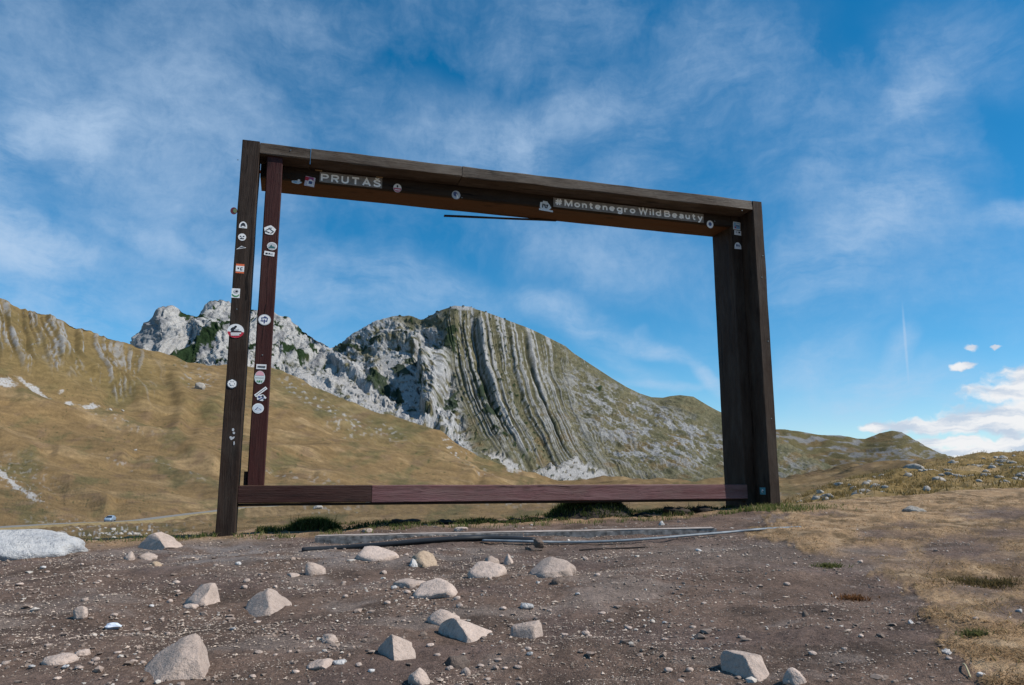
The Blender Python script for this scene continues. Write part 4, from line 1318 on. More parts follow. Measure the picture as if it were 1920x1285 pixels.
LEFTCUT = ((-.8, -.55, .25), .35)
stone(332, 1271, 116, 68, 'largest rounded beige stone in the bare dirt, flat topped and lit', seed=301, facets=3, rough=.05, planes=(((-.62, -.35, .7), .48), ((.9, -.2, .35), .62), ((0, -.5, .85), .6)), sub=4)
stone(112, 1246, 56, 17, 'low flat beige stone beside a smaller oval one', seed=302, facets=4, rough=.06)
stone(155, 1229, 25, 10, 'small oval beige stone behind the low flat one', seed=303, facets=2)
stone(150, 1161, 23, 22, 'upright rounded pinkish pebble', seed=304, facets=2, rough=.05, bury=.25)
stone(212, 1181, 27, 13, 'crumpled white and blue wrapper lying on the dirt', mat=flat((.62, .66, .74)), name='wrapper', seed=305, facets=14, rough=.35, bury=.05, cat='litter', smooth=False, sub=2)
stone(382, 1136, 64, 37, 'hooked beige stone with a notch in its right side', seed=306, facets=5, rough=.14, planes=(((-.7, -.3, .7), .45),), tilt=-8)
stone(358, 1141, 26, 9, 'thin pale chip leaning on the hooked stone', seed=307, facets=6)
stone(502, 1151, 90, 40, 'broad tent shaped beige stone', seed=308, facets=2, rough=.05, planes=(((-.75, -.35, .6), .42), ((.62, -.3, .72), .5)), sub=4)
stone(592, 1078, 36, 23, 'small blocky stone with a rounded top near the black strip', seed=309, facets=5, rough=.06)
stone(550, 1082, 22, 7, 'flat chip beside the blocky stone', seed=310)
stone(708, 1051, 78, 22, 'long flat beige slab just in front of the kerb board', seed=311, facets=3, rough=.06, planes=(((0, -.3, .95), .5),), tilt=-4)
stone(796, 1063, 46, 27, 'orange tinged broken stone with rough face', mat=M_stone_orange, seed=312, facets=10, rough=.16)
stone(775, 1063, 17, 14, 'grey splintered stone leaning on the orange one', mat=M_stone_white, seed=313, facets=10, rough=.2)
stone(770, 1101, 62, 13, 'flat cracked stone layer behind a bigger slab', seed=314, facets=5, rough=.14)
stone(816, 1121, 80, 31, 'smooth grey beige slab with an upturned right end', seed=315, facets=3, rough=.07, planes=(((-.2, -.4, .9), .52),), tilt=6)
stone(832, 1171, 58, 25, 'flat topped stone touching a larger bright stone in front', seed=316, facets=4, rough=.06)
stone(872, 1201, 96, 38, 'large bright stone with a shaded left facet', seed=317, facets=3, rough=.06, planes=(LEFTCUT, ((.5, -.3, .8), .58)), sub=4)
stone(914, 1081, 70, 27, 'slab shaped stone pointing down to the right', seed=318, facets=4, rough=.06, tilt=12, planes=(((.1, -.5, .85), .5),))
stone(922, 1061, 27, 17, 'small domed stone shading its front', seed=319, facets=3, rough=.05)
stone(953, 1058, 20, 18, 'small cone shaped stone beside a domed one', seed=320, facets=3, rough=.05, planes=(((.7, -.2, .6), .62), ((-.7, -.2, .6), .62)))
stone(1037, 1080, 84, 31, 'wide smooth pinkish boulder half buried', seed=321, facets=2, rough=.04, planes=(((0, -.45, .9), .6),), sub=4)
stone(1045, 1097, 22, 14, 'small dark brown pebble before the wide boulder', mat=M_stone_dark, seed=322, facets=2)
stone(988, 1143, 24, 11, 'clean white egg shaped pebble', mat=M_stone_white, seed=323, facets=1, rough=.03, bury=.2)
stone(986, 1197, 60, 27, 'long shaded stone slanting down to the right', seed=324, facets=3, rough=.07, tilt=17, depth=.7, bury=.4, planes=(((-.3, -.8, .3), .34), ((.2, -.3, .9), .6)))
stone(742, 1238, 68, 43, 'pyramid shaped stone with a dark left side', seed=325, facets=1, rough=.05, planes=(((-.85, -.4, .35), .25), ((.55, -.45, .6), .36), ((0, .6, .7), .5)), sub=4)
stone(602, 1254, 48, 14, 'thin wedge shaped beige stone', seed=326, facets=4, rough=.05, tilt=6)
stone(637, 1247, 23, 8, 'flat bluish white chip beside the wedge', mat=M_stone_white, seed=327)
stone(786, 1286, 38, 28, 'split beige stone with a vertical crack', seed=328, facets=5, rough=.1)
stone(858, 1252, 42, 22, 'lumpy dark brown stone', mat=M_stone_dark, seed=329, facets=5, rough=.12)
stone(873, 1266, 18, 12, 'pale chip touching the lumpy dark stone', seed=330, facets=4)
stone(1398, 1276, 82, 43, 'angular beige block with a flat lit facet and darker left face', seed=331, facets=1, rough=.03, planes=(((-.62, -.72, .22), .16), ((.60, -.52, .55), .30), ((.1, .1, 1), .52), ((.9, .1, .2), .6)), sub=4, bury=.3)
stone(1491, 1283, 40, 26, 'round beige stone next to the angular block', seed=332, facets=3, rough=.05)
stone(1477, 1283, 16, 12, 'pale chip leaning on the round stone', seed=333, facets=5)
stone(617, 1205, 31, 14, 'crumbling pale stone cluster', seed=334, facets=8, rough=.25)
stone(300, 1031, 76, 30, 'grey beige boulder on the crest in the post shadow', name='boulder', seed=335, facets=3, rough=.05, planes=(LEFTCUT, ((.55, -.3, .75), .5)), sub=4, cat='boulder')
stone(42, 1046, 205, 50, 'long white boulder on the grassy crest', name='boulder', mat=M_stone_bright, seed=336, facets=3, rough=.09, bury=.4, depth=.55, sub=4, cat='boulder')
stone(122, 1037, 64, 21, 'bluish white boulder end beside the long white one', name='boulder', mat=M_stone_white, seed=337, facets=6, rough=.12, tilt=-8, cat='boulder')
stone(242, 1050, 20, 15, 'upright chip with a dark side below the crest boulder', seed=338, facets=8, rough=.15)
stone(276, 1050, 34, 12, 'broken flat stone below the crest boulder', seed=339, facets=8, rough=.2)
stone(292, 1061, 20, 8, 'reddish flat chip among broken stones', seed=340, facets=6, mat=M_stone_orange)
stone(1714, 962, 42, 13, 'grey stone half sunk in the dry turf', mat=M_stone_hill, seed=341, facets=8, rough=.2, bury=.5)
stone(1510, 1156, 11, 10, 'nearly black round pebble', mat=M_stone_dark, seed=342, facets=1)
stone(1775, 1228, 18, 10, 'white crumb of stone beside a straw', mat=M_stone_white, seed=343, facets=6, rough=.2)
stone(1838, 1212, 17, 7, 'pale stone with a dark hollow under it at the turf edge', mat=M_stone_white, seed=344, facets=4)
stone(1708, 1170, 9, 7, 'bright white splinter on dark soil', mat=M_stone_white, seed=345, facets=6)
stone(864, 996, 26, 7, 'pinkish white flat stone behind the kerb board', seed=346, facets=5)
stone(690, 998, 22, 7, 'pale stone at the dark weeds behind the kerb board', seed=347, facets=5)
stone(1240, 985, 12, 8, 'small white stone in front of the dark soil bank', mat=M_stone_white, seed=348, facets=5)

small = []
for zx, zy in ((240, 323), (265, 342), (460, 300), (540, 407), (565, 478), (475, 505), (955, 513), (853, 535), (910, 608), (640, 592), (825, 668), (943, 687), (270, 757), (55, 787), (365, 885), (445, 888), (535, 845),
               (750, 847), (660, 800), (805, 860), (25, 862), (180, 878), (320, 945), (1000, 452), (1375, 432), (1388, 398), (1467, 357), (990, 405), (1340, 300), (1447, 628), (1630, 795), (1455, 798), (1548, 812),
               (1550, 428), (1665, 910), (1310, 668), (1420, 935), (110, 415), (610, 370), (560, 395), (1100, 228), (1215, 308), (870, 298)):
    small.append((zx / 3, 960 + zy / 3))
for zx, zy in ((253, 347), (320, 327), (262, 425), (498, 460), (740, 700), (338, 812), (410, 845), (780, 757), (848, 832), (1022, 815), (1160, 825), (1232, 825), (1290, 720), (1300, 750), (1150, 493), (1140, 530), (905, 480),
               (890, 437), (1075, 322), (1250, 358), (1345, 343), (1410, 500), (1705, 518), (1750, 562), (1855, 603), (1495, 637), (1615, 637), (1570, 408), (1680, 303), (1610, 212), (475, 290), (605, 188), (635, 430),
               (610, 402), (535, 375), (590, 558), (1900, 440), (1060, 890)):
    small.append((560 + zx / 3, 980 + zy / 3))
for zx, zy in ((70, 590), (100, 625), (180, 655), (340, 630), (345, 705), (465, 652), (682, 697), (760, 540), (513, 545), (580, 340), (490, 315), (915, 370), (880, 465), (1060, 652), (1130, 745), (990, 772), (1590, 790),
               (1895, 585), (1710, 620), (1300, 338), (1200, 365), (415, 890), (358, 845), (450, 843), (1735, 870), (1205, 690), (10, 690)):
    small.append((1100 + zx / 2.34, 900 + zy / 2.34))
BIG = [(332, 1245, 'largest rounded beige stone'), (112, 1240, 'low flat beige stone'), (150, 1150, 'upright pinkish pebble'), (212, 1175, 'white and blue wrapper'), (382, 1120, 'hooked beige stone'), (502, 1135, 'tent shaped stone'),
       (592, 1068, 'small blocky stone'), (708, 1042, 'long flat slab'), (796, 1050, 'orange tinged broken stone'), (816, 1105, 'slab with the upturned end'), (872, 1185, 'bright stone with a shaded facet'), (914, 1065, 'slab pointing down to the right'),
       (1037, 1065, 'wide pinkish boulder'), (988, 1137, 'white egg shaped pebble'), (988, 1180, 'long slanting shaded stone'), (742, 1218, 'pyramid shaped stone'), (602, 1248, 'thin wedge shaped stone'), (786, 1270, 'split stone'), (858, 1240, 'lumpy dark stone'),
       (1398, 1255, 'angular beige block'), (1491, 1270, 'round stone beside the angular block'), (617, 1198, 'crumbling stone cluster'), (300, 1018, 'crest boulder'), (1510, 1152, 'nearly black pebble'), (1556, 1062, 'green tuft in the dirt'),
       (1600, 1122, 'reddish leaf litter'), (1775, 1222, 'white crumb and straw'), (1010, 1020, 'broken brown stub'), (1714, 955, 'grey stone sunk in turf')]


def near_label(u, v, tone):
    dd_ = sorted((math.hypot(u - a_, (v - b_) * 1.6), nm) for a_, b_, nm in BIG)
    how = 'close beside' if dd_[0][0] < 60 else 'some way off from' if dd_[0][0] < 130 else 'far out from'
    return 'small %s stone %s the %s' % (tone, how, dd_[0][1])


for i, (u, v) in enumerate(small):
    w = RNG.uniform(7, 13) * (.75 + .5 * (v - 1000) / 280)
    stone(u, v, w, w * RNG.uniform(.4, .65), near_label(u, v, 'white' if i % 7 == 0 else 'beige'), seed=400 + i, facets=5, rough=.1, sub=2, group='small pale stones strewn over the dirt', rot=RNG.uniform(0, 6), bury=.2,
          mat=M_stone_white if i % 7 == 0 else M_stone)

# gravel: far too many to count
NP = 11000
bv, bf = ICO[1]
px, py = RNG.uniform(-5.2, 5.2, NP * 3), RNG.uniform(1.25, 7.2, NP * 3)
px, py = px * np.clip(py / 6.0, .25, 1), py
pz = G(px, py)
pu, pv = uv_of(px, py, pz)
keep = (RNG.uniform(0, 1, len(px)) > turf(pu, pv, px, py) * .93) & (RNG.uniform(-.35, .5, len(px)) < fbm(px / .4, py / .4, 161, 4) - .02) & (pu > -80) & (pu < 2000)
keep &= RNG.uniform(0, 1, len(px)) > .55 * ss(pu, 1150, 1500)
idx = np.nonzero(keep)[0][:NP]
k = len(idx)
rad_ = np.exp(RNG.normal(math.log(.0036), .55, k))
rad_ = np.clip(rad_, .0018, .017)
sc3 = np.stack([RNG.uniform(.8, 1.5, k), RNG.uniform(.7, 1.2, k), RNG.uniform(.35, .8, k)], -1) * rad_[:, None]
ang = RNG.uniform(0, 6.28, k)
jit = 1 + .25 * RNG.normal(size=(k, len(bv)))
q = bv[None] * jit[..., None] * sc3[:, None, :]
qx = q[..., 0] * np.cos(ang)[:, None] - q[..., 1] * np.sin(ang)[:, None]
qy = q[..., 0] * np.sin(ang)[:, None] + q[..., 1] * np.cos(ang)[:, None]
vg = np.stack([qx + px[idx][:, None], qy + py[idx][:, None], q[..., 2] + (pz[idx] + rad_ * .25)[:, None]], -1)
fg = (bf[None] + (np.arange(k) * len(bv))[:, None, None]).reshape(-1, 3)
tone = RNG.uniform(0, 1, k)
cgv = np.array((.26, .20, .165))[None] * (.55 + .75 * tone[:, None])
cgv = np.where((tone > .88)[:, None], np.array((.46, .41, .36))[None], cgv)
gravel = mesh_np('gravel', vg.reshape(-1, 3), fg, M_grit, np.repeat(cgv, len(bv), 0), False)
OV = np.array([(1, 0, 0), (-1, 0, 0), (0, 1, 0), (0, -1, 0), (0, 0, 1), (0, 0, -1)], float)
OF = np.array([(0, 2, 4), (2, 1, 4), (1, 3, 4), (3, 0, 4), (2, 0, 5), (1, 2, 5), (3, 1, 5), (0, 3, 5)])
NG = 60000
gu3, gv3 = RNG.uniform(-40, 1960, NG), 1005 + 285 * RNG.uniform(0, 1, NG) ** 1.15
ga3, ge3 = a_of(gu3, gv3), E_of(gv3)
gy3 = .536 / (-ge3 + .0235 * ga3 + .019)
gx3 = ga3 * gy3
kk = (RNG.uniform(0, 1, NG) > turf(gu3, gv3, gx3, gy3) * .95) & (RNG.uniform(-.6, .5, NG) < fbm(gx3 / .5, gy3 / .5, 162, 4)) & (RNG.uniform(0, 1, NG) > .45 * ss(gu3, 1100, 1500))
gx3, gy3 = gx3[kk], gy3[kk]
k3 = len(gx3)
r3_ = np.clip(np.exp(RNG.normal(math.log(.0009), .5, k3)) * gy3 * .75, .0008, .007)
o3 = OV[None] * (1 + .3 * RNG.normal(size=(k3, 6)))[..., None] * np.stack([RNG.uniform(.8, 1.7, k3), RNG.uniform(.7, 1.3, k3), RNG.uniform(.4, .8, k3)], -1)[:, None, :] * r3_[:, None, None]
an3 = RNG.uniform(0, 6.28, k3)[:, None]
o3 = np.stack([o3[..., 0] * np.cos(an3) - o3[..., 1] * np.sin(an3) + gx3[:, None], o3[..., 0] * np.sin(an3) + o3[..., 1] * np.cos(an3) + gy3[:, None], o3[..., 2] + (G(gx3, gy3) + r3_ * .5)[:, None]], -1)
c3_ = np.array((.40, .32, .26))[None] * RNG.uniform(.45, 1.35, k3)[:, None]
tag(mesh_np('grit', o3.reshape(-1, 3), (OF[None] + (np.arange(k3) * 6)[:, None, None]).reshape(-1, 3), M_grit, np.repeat(c3_, 6, 0), False), 'tiny crumbs of stone peppering the trampled dirt', 'grit', kind='stuff')
tag(gravel, 'fine pale gravel scattered over the bare dirt', 'gravel', kind='stuff')

# stones on the grassy hill
hl = [(1715, 880, 26, 11), (1742, 888, 30, 9), (1702, 894, 18, 8), (1760, 900, 22, 7), (1675, 899, 10, 6), (1738, 919, 15, 8), (1640, 913, 16, 7), (1620, 926, 34, 9), (1592, 936, 24, 9), (1574, 941, 15, 7), (1560, 946, 13, 6),
      (1660, 916, 13, 6), (1790, 870, 16, 5), (1830, 869, 18, 6), (1882, 868, 26, 8), (1850, 886, 14, 5), (1910, 880, 18, 7), (1866, 916, 18, 8), (1896, 911, 18, 7), (1856, 903, 14, 5), (1690, 931, 10, 5), (1608, 930, 14, 8), (1655, 905, 10, 5),
      (1775, 884, 12, 5), (1820, 895, 12, 5), (1630, 905, 10, 5), (1600, 918, 14, 6), (1548, 938, 12, 6)]
for i in range(90):
    u = RNG.uniform(1490, 1918)
    top = np.interp(u, [1490, 1560, 1640, 1740, 1800, 1920], [946, 912, 894, 876, 862, 854])
    v = RNG.uniform(top, top + 55 * (.4 + .6 * (u - 1490) / 430))
    w = RNG.uniform(5, 15)
    hl.append((u, v, w, w * .45))
for i, (u, v, w, h) in enumerate(hl):
    stone(u, v, w, h, ('broad limestone slab bedded in the dry grass of the stony hill' if w >= 22 else 'fist to head sized limestone rock in the dry grass of the stony hill' if w < 9 else 'middle sized limestone rock in the dry grass of the stony hill'), mat=M_stone_hill, name='hill_rock', seed=600 + i, facets=7, rough=.14, sub=2, group='limestone rocks on the stony hill', surf='hill', cat='rock', bury=.5, depth=1.7, rot=RNG.uniform(-.4, .4))
# bigger rocks lying on the pasture below
for i, (u, v, w, h, lb) in enumerate(((596, 957, 18, 8, 'white rock standing in the pasture behind the weeds'), (207, 770, 7, 5, 'lone white rock high on the tan slope'), (230, 771, 6, 4, 'lone white rock below the scree patch'), (253, 846, 6, 4, 'lone white rock on the middle slope'), (375, 730, 20, 14, 'pale rock outcrop by the left post on the tan slope'))):
    stone(u, v, w, h, lb, mat=M_stone_hill, name='pasture_rock', seed=700 + i, facets=8, rough=.2, sub=3, surf='pasture', cat='rock', bury=.3)
for i in range(70):
    u, v = RNG.normal(205, 60), RNG.normal(1001, 6)
    if 100 < u < 400 and v < 1012:
        w = RNG.uniform(4, 9)
        stone(u, v, w, w * .5, 'small grey rubble stone on the slope below the crest', mat=M_stone_hill, name='rubble_stone', seed=800 + i, facets=6, sub=1, surf='pasture', cat='stone', group='rubble stones below the crest', rot=RNG.uniform(0, 6))

# ------------------------------------------------------------------ kerb board, black strip, pipe, stub, twig
M_board = plain('weathered_grey_board', (.23, .205, .185), .9, .15, .7, 22)
M_board_top = plain('sunlit_board_edge', (.33, .28, .25), .85, .2, .3, 14)  # sunlit top edge put into a paler board colour
p0, p1 = on_ground(590, 1018), on_ground(1345, 1003)
dx, dy = p1[0] - p0[0], p1[1] - p0[1]
Lk = math.hypot(dx, dy)
kerb = bpy.data.objects.new('kerb_board', None)
COL.objects.link(kerb)
kerb.location = p0
kerb.rotation_euler = (0, -math.atan2(p1[2] - p0[2], Lk), math.atan2(dy, dx))
tag(kerb, 'long weathered grey board edging the step below the frame', 'board')
for nm, s0, s1, zz0, zz1, dd0, dd1, mt in (('board', 0, Lk * .52, -.06, .044, 0, .10, M_board), ('board', Lk * .522, Lk, -.06, .043, .002, .10, M_board), ('top_edge', 0, Lk * .995, .0455, .0505, .003, .11, M_board_top)):
    ob = plank(nm, (s0, dd0, zz0), (s1, dd1, zz1), 0, mt, bev=.004, jit=.0035, step=.05, seed=30 + int(s0 * 3))
    ob.parent = kerb


def tube(name, pts, ra, rb, mat, label, cat, seg=8, lift=0.01):
    P3 = [np.array(on_ground(u, v)) + np.array((0, 0, lift + l)) for u, v, l in pts]
    fine = []
    for i in range(len(P3) - 1):
        a, b, c, dd = P3[max(i - 1, 0)], P3[i], P3[i + 1], P3[min(i + 2, len(P3) - 1)]
        for t in np.linspace(0, 1, 7, endpoint=False):
            fine.append(.5 * ((2 * b) + (-a + c) * t + (2 * a - 5 * b + 4 * c - dd) * t * t + (-a + 3 * b - 3 * c + dd) * t ** 3))
    fine.append(P3[-1])
    fine = np.array(fine)
    tg = np.gradient(fine, axis=0)
    tg /= np.linalg.norm(tg, axis=1, keepdims=True)
    sd = np.cross(tg, (0, 0, 1.))
    sd /= np.linalg.norm(sd, axis=1, keepdims=True)
    up = np.cross(sd, tg)
    vs, fs = [], []
    for i in range(len(fine)):
        for k_ in range(seg):
            t = 2 * math.pi * k_ / seg
            vs.append(fine[i] + sd[i] * ra * math.cos(t) + up[i] * rb * math.sin(t))
    for i in range(len(fine) - 1):
        for k_ in range(seg):
            a, b = i * seg + k_, i * seg + (k_ + 1) % seg
            fs.append((a, b, b + seg, a + seg))
    fs += [tuple(range(seg))[::-1], tuple((len(fine) - 1) * seg + k_ for k_ in range(seg))]
    ob = mesh_py(name, vs, fs, mat, smooth=True)
    return tag(ob, label, cat)


tube('black_strip', [(566, 1034, 0), (640, 1030, .0), (720, 1025, .004), (800, 1019, .008), (870, 1015, .01), (920, 1014, .01), (1005, 1017, .006)], .026, .018, plain('near_black', (.022, .023, .025), .5, .4), 'flat black strip lying along the kerb board', 'black_strip', lift=.009)  # near-black strip along the left stretch, a separate piece from the pipe
tube('pipe', [(905, 1018, .004), (960, 1020, .006), (1000, 1021, .006), (1060, 1022, .006), (1140, 1021, .008), (1220, 1016, .008), (1300, 1009, .008), (1370, 1003, .008), (1430, 996, .002), (1500, 990, -.004)], .014, .009, plain('grey_plastic_pipe', (.16, .18, .20), .5, .4, .35, 12), 'grey plastic pipe curving along the ground in front of the frame', 'pipe', lift=.012)
stone(1010, 1029, 20, 20, 'short broken brown stub sticking out beside the pipe', mat=M_stone_dark, name='stub', seed=901, facets=9, rough=.3, bury=.2, cat='stub')
stone(1002, 1033, 34, 7, 'dark clod of soil at the foot of the stub', mat=M_stone_dark, name='soil_clod', seed=902, facets=6, rough=.3, cat='clod')
tube('twig', [(1086, 1033, 0), (1120, 1031, .003), (1160, 1030, .002), (1215, 1027, 0)], .005, .005, plain('dark_twig_bark', (.05, .036, .028)), 'thin dark twig lying below the grey pipe', 'twig', 6, .004)
tube('straw', [(1806, 1248, 0), (1812, 1262, .012), (1820, 1274, 0)], .0022, .0022, plain('dry_straw', (.42, .35, .2)), 'bent pale straw on the dark dirt', 'straw', 6, .004)


# ------------------------------------------------------------------ grass
def blades(name, P0, hgt, wid, lean, colr, rg, bend=.5, parent=None):
    n_ = len(P0)
    a = rg.uniform(0, 2 * math.pi, n_)
    l = rg.uniform(0, 2 * math.pi, n_)
    side = np.stack([np.cos(a), np.sin(a), np.zeros(n_)], -1) * wid[:, None] / 2
    ld = np.stack([np.cos(l), np.sin(l), np.zeros(n_)], -1) * (lean * hgt)[:, None]
    upv = np.stack([np.zeros(n_), np.zeros(n_), hgt], -1)
    mid = P0 + upv * .55 + ld * .3
    tip = P0 + upv * (1 - bend * lean[:, None] * .6) + ld
    vs = np.stack([P0 - side, P0 + side, mid + side * .7, mid - side * .7, tip], 1).reshape(-1, 3)
    b = (np.arange(n_) * 5)[:, None]
    fs = np.concatenate([b + np.array([[0, 1, 2]]), b + np.array([[0, 2, 3]]), b + np.array([[3, 2, 4]])])
    return mesh_np(name, vs, fs, M_blade, np.repeat(colr, 5, 0), False, parent)


def mixcol(rg, n_, c1, c2, c3=None, p3=.1):
    t = rg.uniform(0, 1, n_)[:, None]
    c = np.array(c1) * (1 - t) + np.array(c2) * t
    if c3 is not None:
        c = np.where((rg.uniform(0, 1, n_) < p3)[:, None], np.array(c3), c)
    return c * rg.uniform(.75, 1.2, n_)[:, None]


# dry turf on the right and along the crest
rg = np.random.default_rng(21)
uu, vv_ = rg.uniform(-60, 2000, 320000), 930 + 370 * rg.uniform(0, 1, 320000) ** 1.4
aa, ee = a_of(uu, vv_), E_of(vv_)
yy_ = .536 / (-ee + .0235 * aa + .019)
ok = (yy_ > .8) & (yy_ < 15)
xx_, yy_ = aa[ok] * yy_[ok], yy_[ok]
gu2, gv2 = uv_of(xx_, yy_, G(xx_, yy_))
tk = turf(gu2, gv2, xx_, yy_)
sel = rg.uniform(0, 1, len(xx_)) < np.clip(tk - .25, 0, 1) * .75 * ss(fbm(xx_ / .25, yy_ / .25, 171, 3), -.4, .3)
s_, d_ = frame_sd(xx_, yy_)
sel &= ~((d_ > -.05) & (d_ < .75) & (s_ > .1) & (s_ < 5.5))
xx_, yy_ = xx_[sel], yy_[sel]
zz_ = G(xx_, yy_) + .004
n_ = len(xx_)
tag(blades('dry_grass', np.stack([xx_, yy_, zz_], -1), rg.uniform(.008, .026, n_), rg.uniform(.0018, .004, n_) * (1 + yy_ / 8), rg.uniform(.8, 3.6, n_), mixcol(rg, n_, (.46, .315, .18), (.28, .185, .10), (.14, .13, .05), .03), rg),
    'short trampled straw coloured turf around the bare dirt', 'grass', kind='stuff')
# tall dry grass on the stony hill
acE, PE = SHEETS['hill'][:2]
n_ = 42000
ri, ci = rg.integers(6, PE.shape[0] - 10, n_), rg.integers(20, PE.shape[1] - 22, n_)
pts = PE[ri, ci] + np.stack([rg.normal(0, .05, n_), rg.normal(0, .12, n_), np.zeros(n_)], -1)
dens = fbm(pts[:, 0] / 1.2, pts[:, 1] / 2.2, 181, 3)
kp = rg.uniform(-.5, .5, n_) < dens + .15
pts = pts[kp]
n_ = len(pts)
hh = rg.uniform(.05, .17, n_) * (1 + .5 * dens[kp])
tag(blades('hill_grass', pts, hh, rg.uniform(.012, .03, n_), rg.uniform(.3, 1.2, n_), mixcol(rg, n_, (.26, .18, .075), (.15, .11, .04), (.38, .29, .16), .12), rg),
    'tall golden brown grass covering the stony hill', 'grass', kind='stuff')
# rough pasture just beyond the crest
n_ = 36000
uu, yy_ = rg.uniform(-60, 1560, n_), np.exp(rg.uniform(math.log(9), math.log(42), n_))
aa = (uu - 960) / F / 1.02
acA, PA = SHEETS['pasture'][:2]
ci = np.clip(np.searchsorted(acA, aa), 1, len(acA) - 2)
pz_ = np.empty(n_)
for c_ in np.unique(ci):
    m_ = ci == c_
    pz_[m_] = np.interp(yy_[m_], PA[:, c_, 1], PA[:, c_, 2])
pts = np.stack([acA[ci] * yy_, yy_, pz_], -1)
tag(blades('pasture_grass', pts, rg.uniform(.04, .14, n_), rg.uniform(.008, .02, n_), rg.uniform(.3, 1.3, n_), mixcol(rg, n_, (.25, .175, .075), (.15, .115, .045), (.36, .28, .15), .1), rg),
    'thin tan grass on the pasture beyond the crest', 'grass', kind='stuff')


def on_frame_line(s, dd):
    x, y = FO[0] + FS[0] * s + FN[0] * dd, FO[1] + FS[1] * s + FN[1] * dd
    return x, y, G(x, y)


# green grass at the feet of the posts and in front of the weeds
n_ = 5200
ss_ = np.concatenate([rg.normal(-.25, .35, n_ // 5), rg.normal(5.35, .28, n_ * 2 // 5), rg.uniform(.2, 5.0, n_ * 2 // 5)])
n_ = len(ss_)
dd_ = np.where(ss_ < .15, rg.uniform(-.1, .35, n_), np.where(ss_ > 5.0, rg.normal(-.15, .16, n_), rg.normal(-.18, .07, n_)))
gx_, gy_, gz_ = on_frame_line(ss_, dd_)
kp = fbm(gx_ / .18, gy_ / .18, 191, 3) > np.where((ss_ > .2) & (ss_ < 4.6), .12, -.25)
gx_, gy_, gz_ = gx_[kp], gy_[kp], gz_[kp]
n_ = len(gx_)
tag(blades('green_grass', np.stack([gx_, gy_, gz_], -1), rg.uniform(.02, .07, n_), rg.uniform(.004, .008, n_), rg.uniform(.2, 1.0, n_), mixcol(rg, n_, (.085, .13, .03), (.16, .17, .055), (.34, .28, .14), .22), rg),
    'fresh green grass round the feet of the frame posts', 'grass', kind='stuff')
# low dark weeds in the shade of the beam
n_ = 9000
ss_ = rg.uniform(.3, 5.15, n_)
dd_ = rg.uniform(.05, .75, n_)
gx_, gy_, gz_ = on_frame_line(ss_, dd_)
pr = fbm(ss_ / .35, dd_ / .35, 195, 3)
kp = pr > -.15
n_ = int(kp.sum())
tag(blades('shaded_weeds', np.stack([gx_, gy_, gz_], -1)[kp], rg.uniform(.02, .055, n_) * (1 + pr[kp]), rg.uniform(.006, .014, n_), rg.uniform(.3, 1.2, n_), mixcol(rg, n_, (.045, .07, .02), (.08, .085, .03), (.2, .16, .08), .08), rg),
    'low dark green weeds in the shade under the lower beam', 'weeds', kind='stuff')


# soil clods under the beam
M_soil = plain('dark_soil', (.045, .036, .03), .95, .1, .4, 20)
for i, (s0, dd0, w, h) in enumerate(((1.62, .30, .30, .06), (2.0, .35, .22, .07), (2.65, .30, .26, .055), (2.95, .22, .18, .05), (4.05, .30, .25, .06), (4.4, .25, .34, .09), (4.7, .3, .28, .08), (.75, .35, .3, .05), (2.35, .3, .3, .05))):
    x, y, z = on_frame_line(s0, dd0)
    p, f = rock_co(950 + i, 3, 4, .55)
    q = p * np.array([w / 2, w * .4, h * .6])
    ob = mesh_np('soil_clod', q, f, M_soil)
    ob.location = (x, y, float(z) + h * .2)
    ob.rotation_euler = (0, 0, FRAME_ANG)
    tag(ob, 'lump of dark soil lying in the shade under the lower beam', 'clod', 'dark soil lumps under the lower beam')

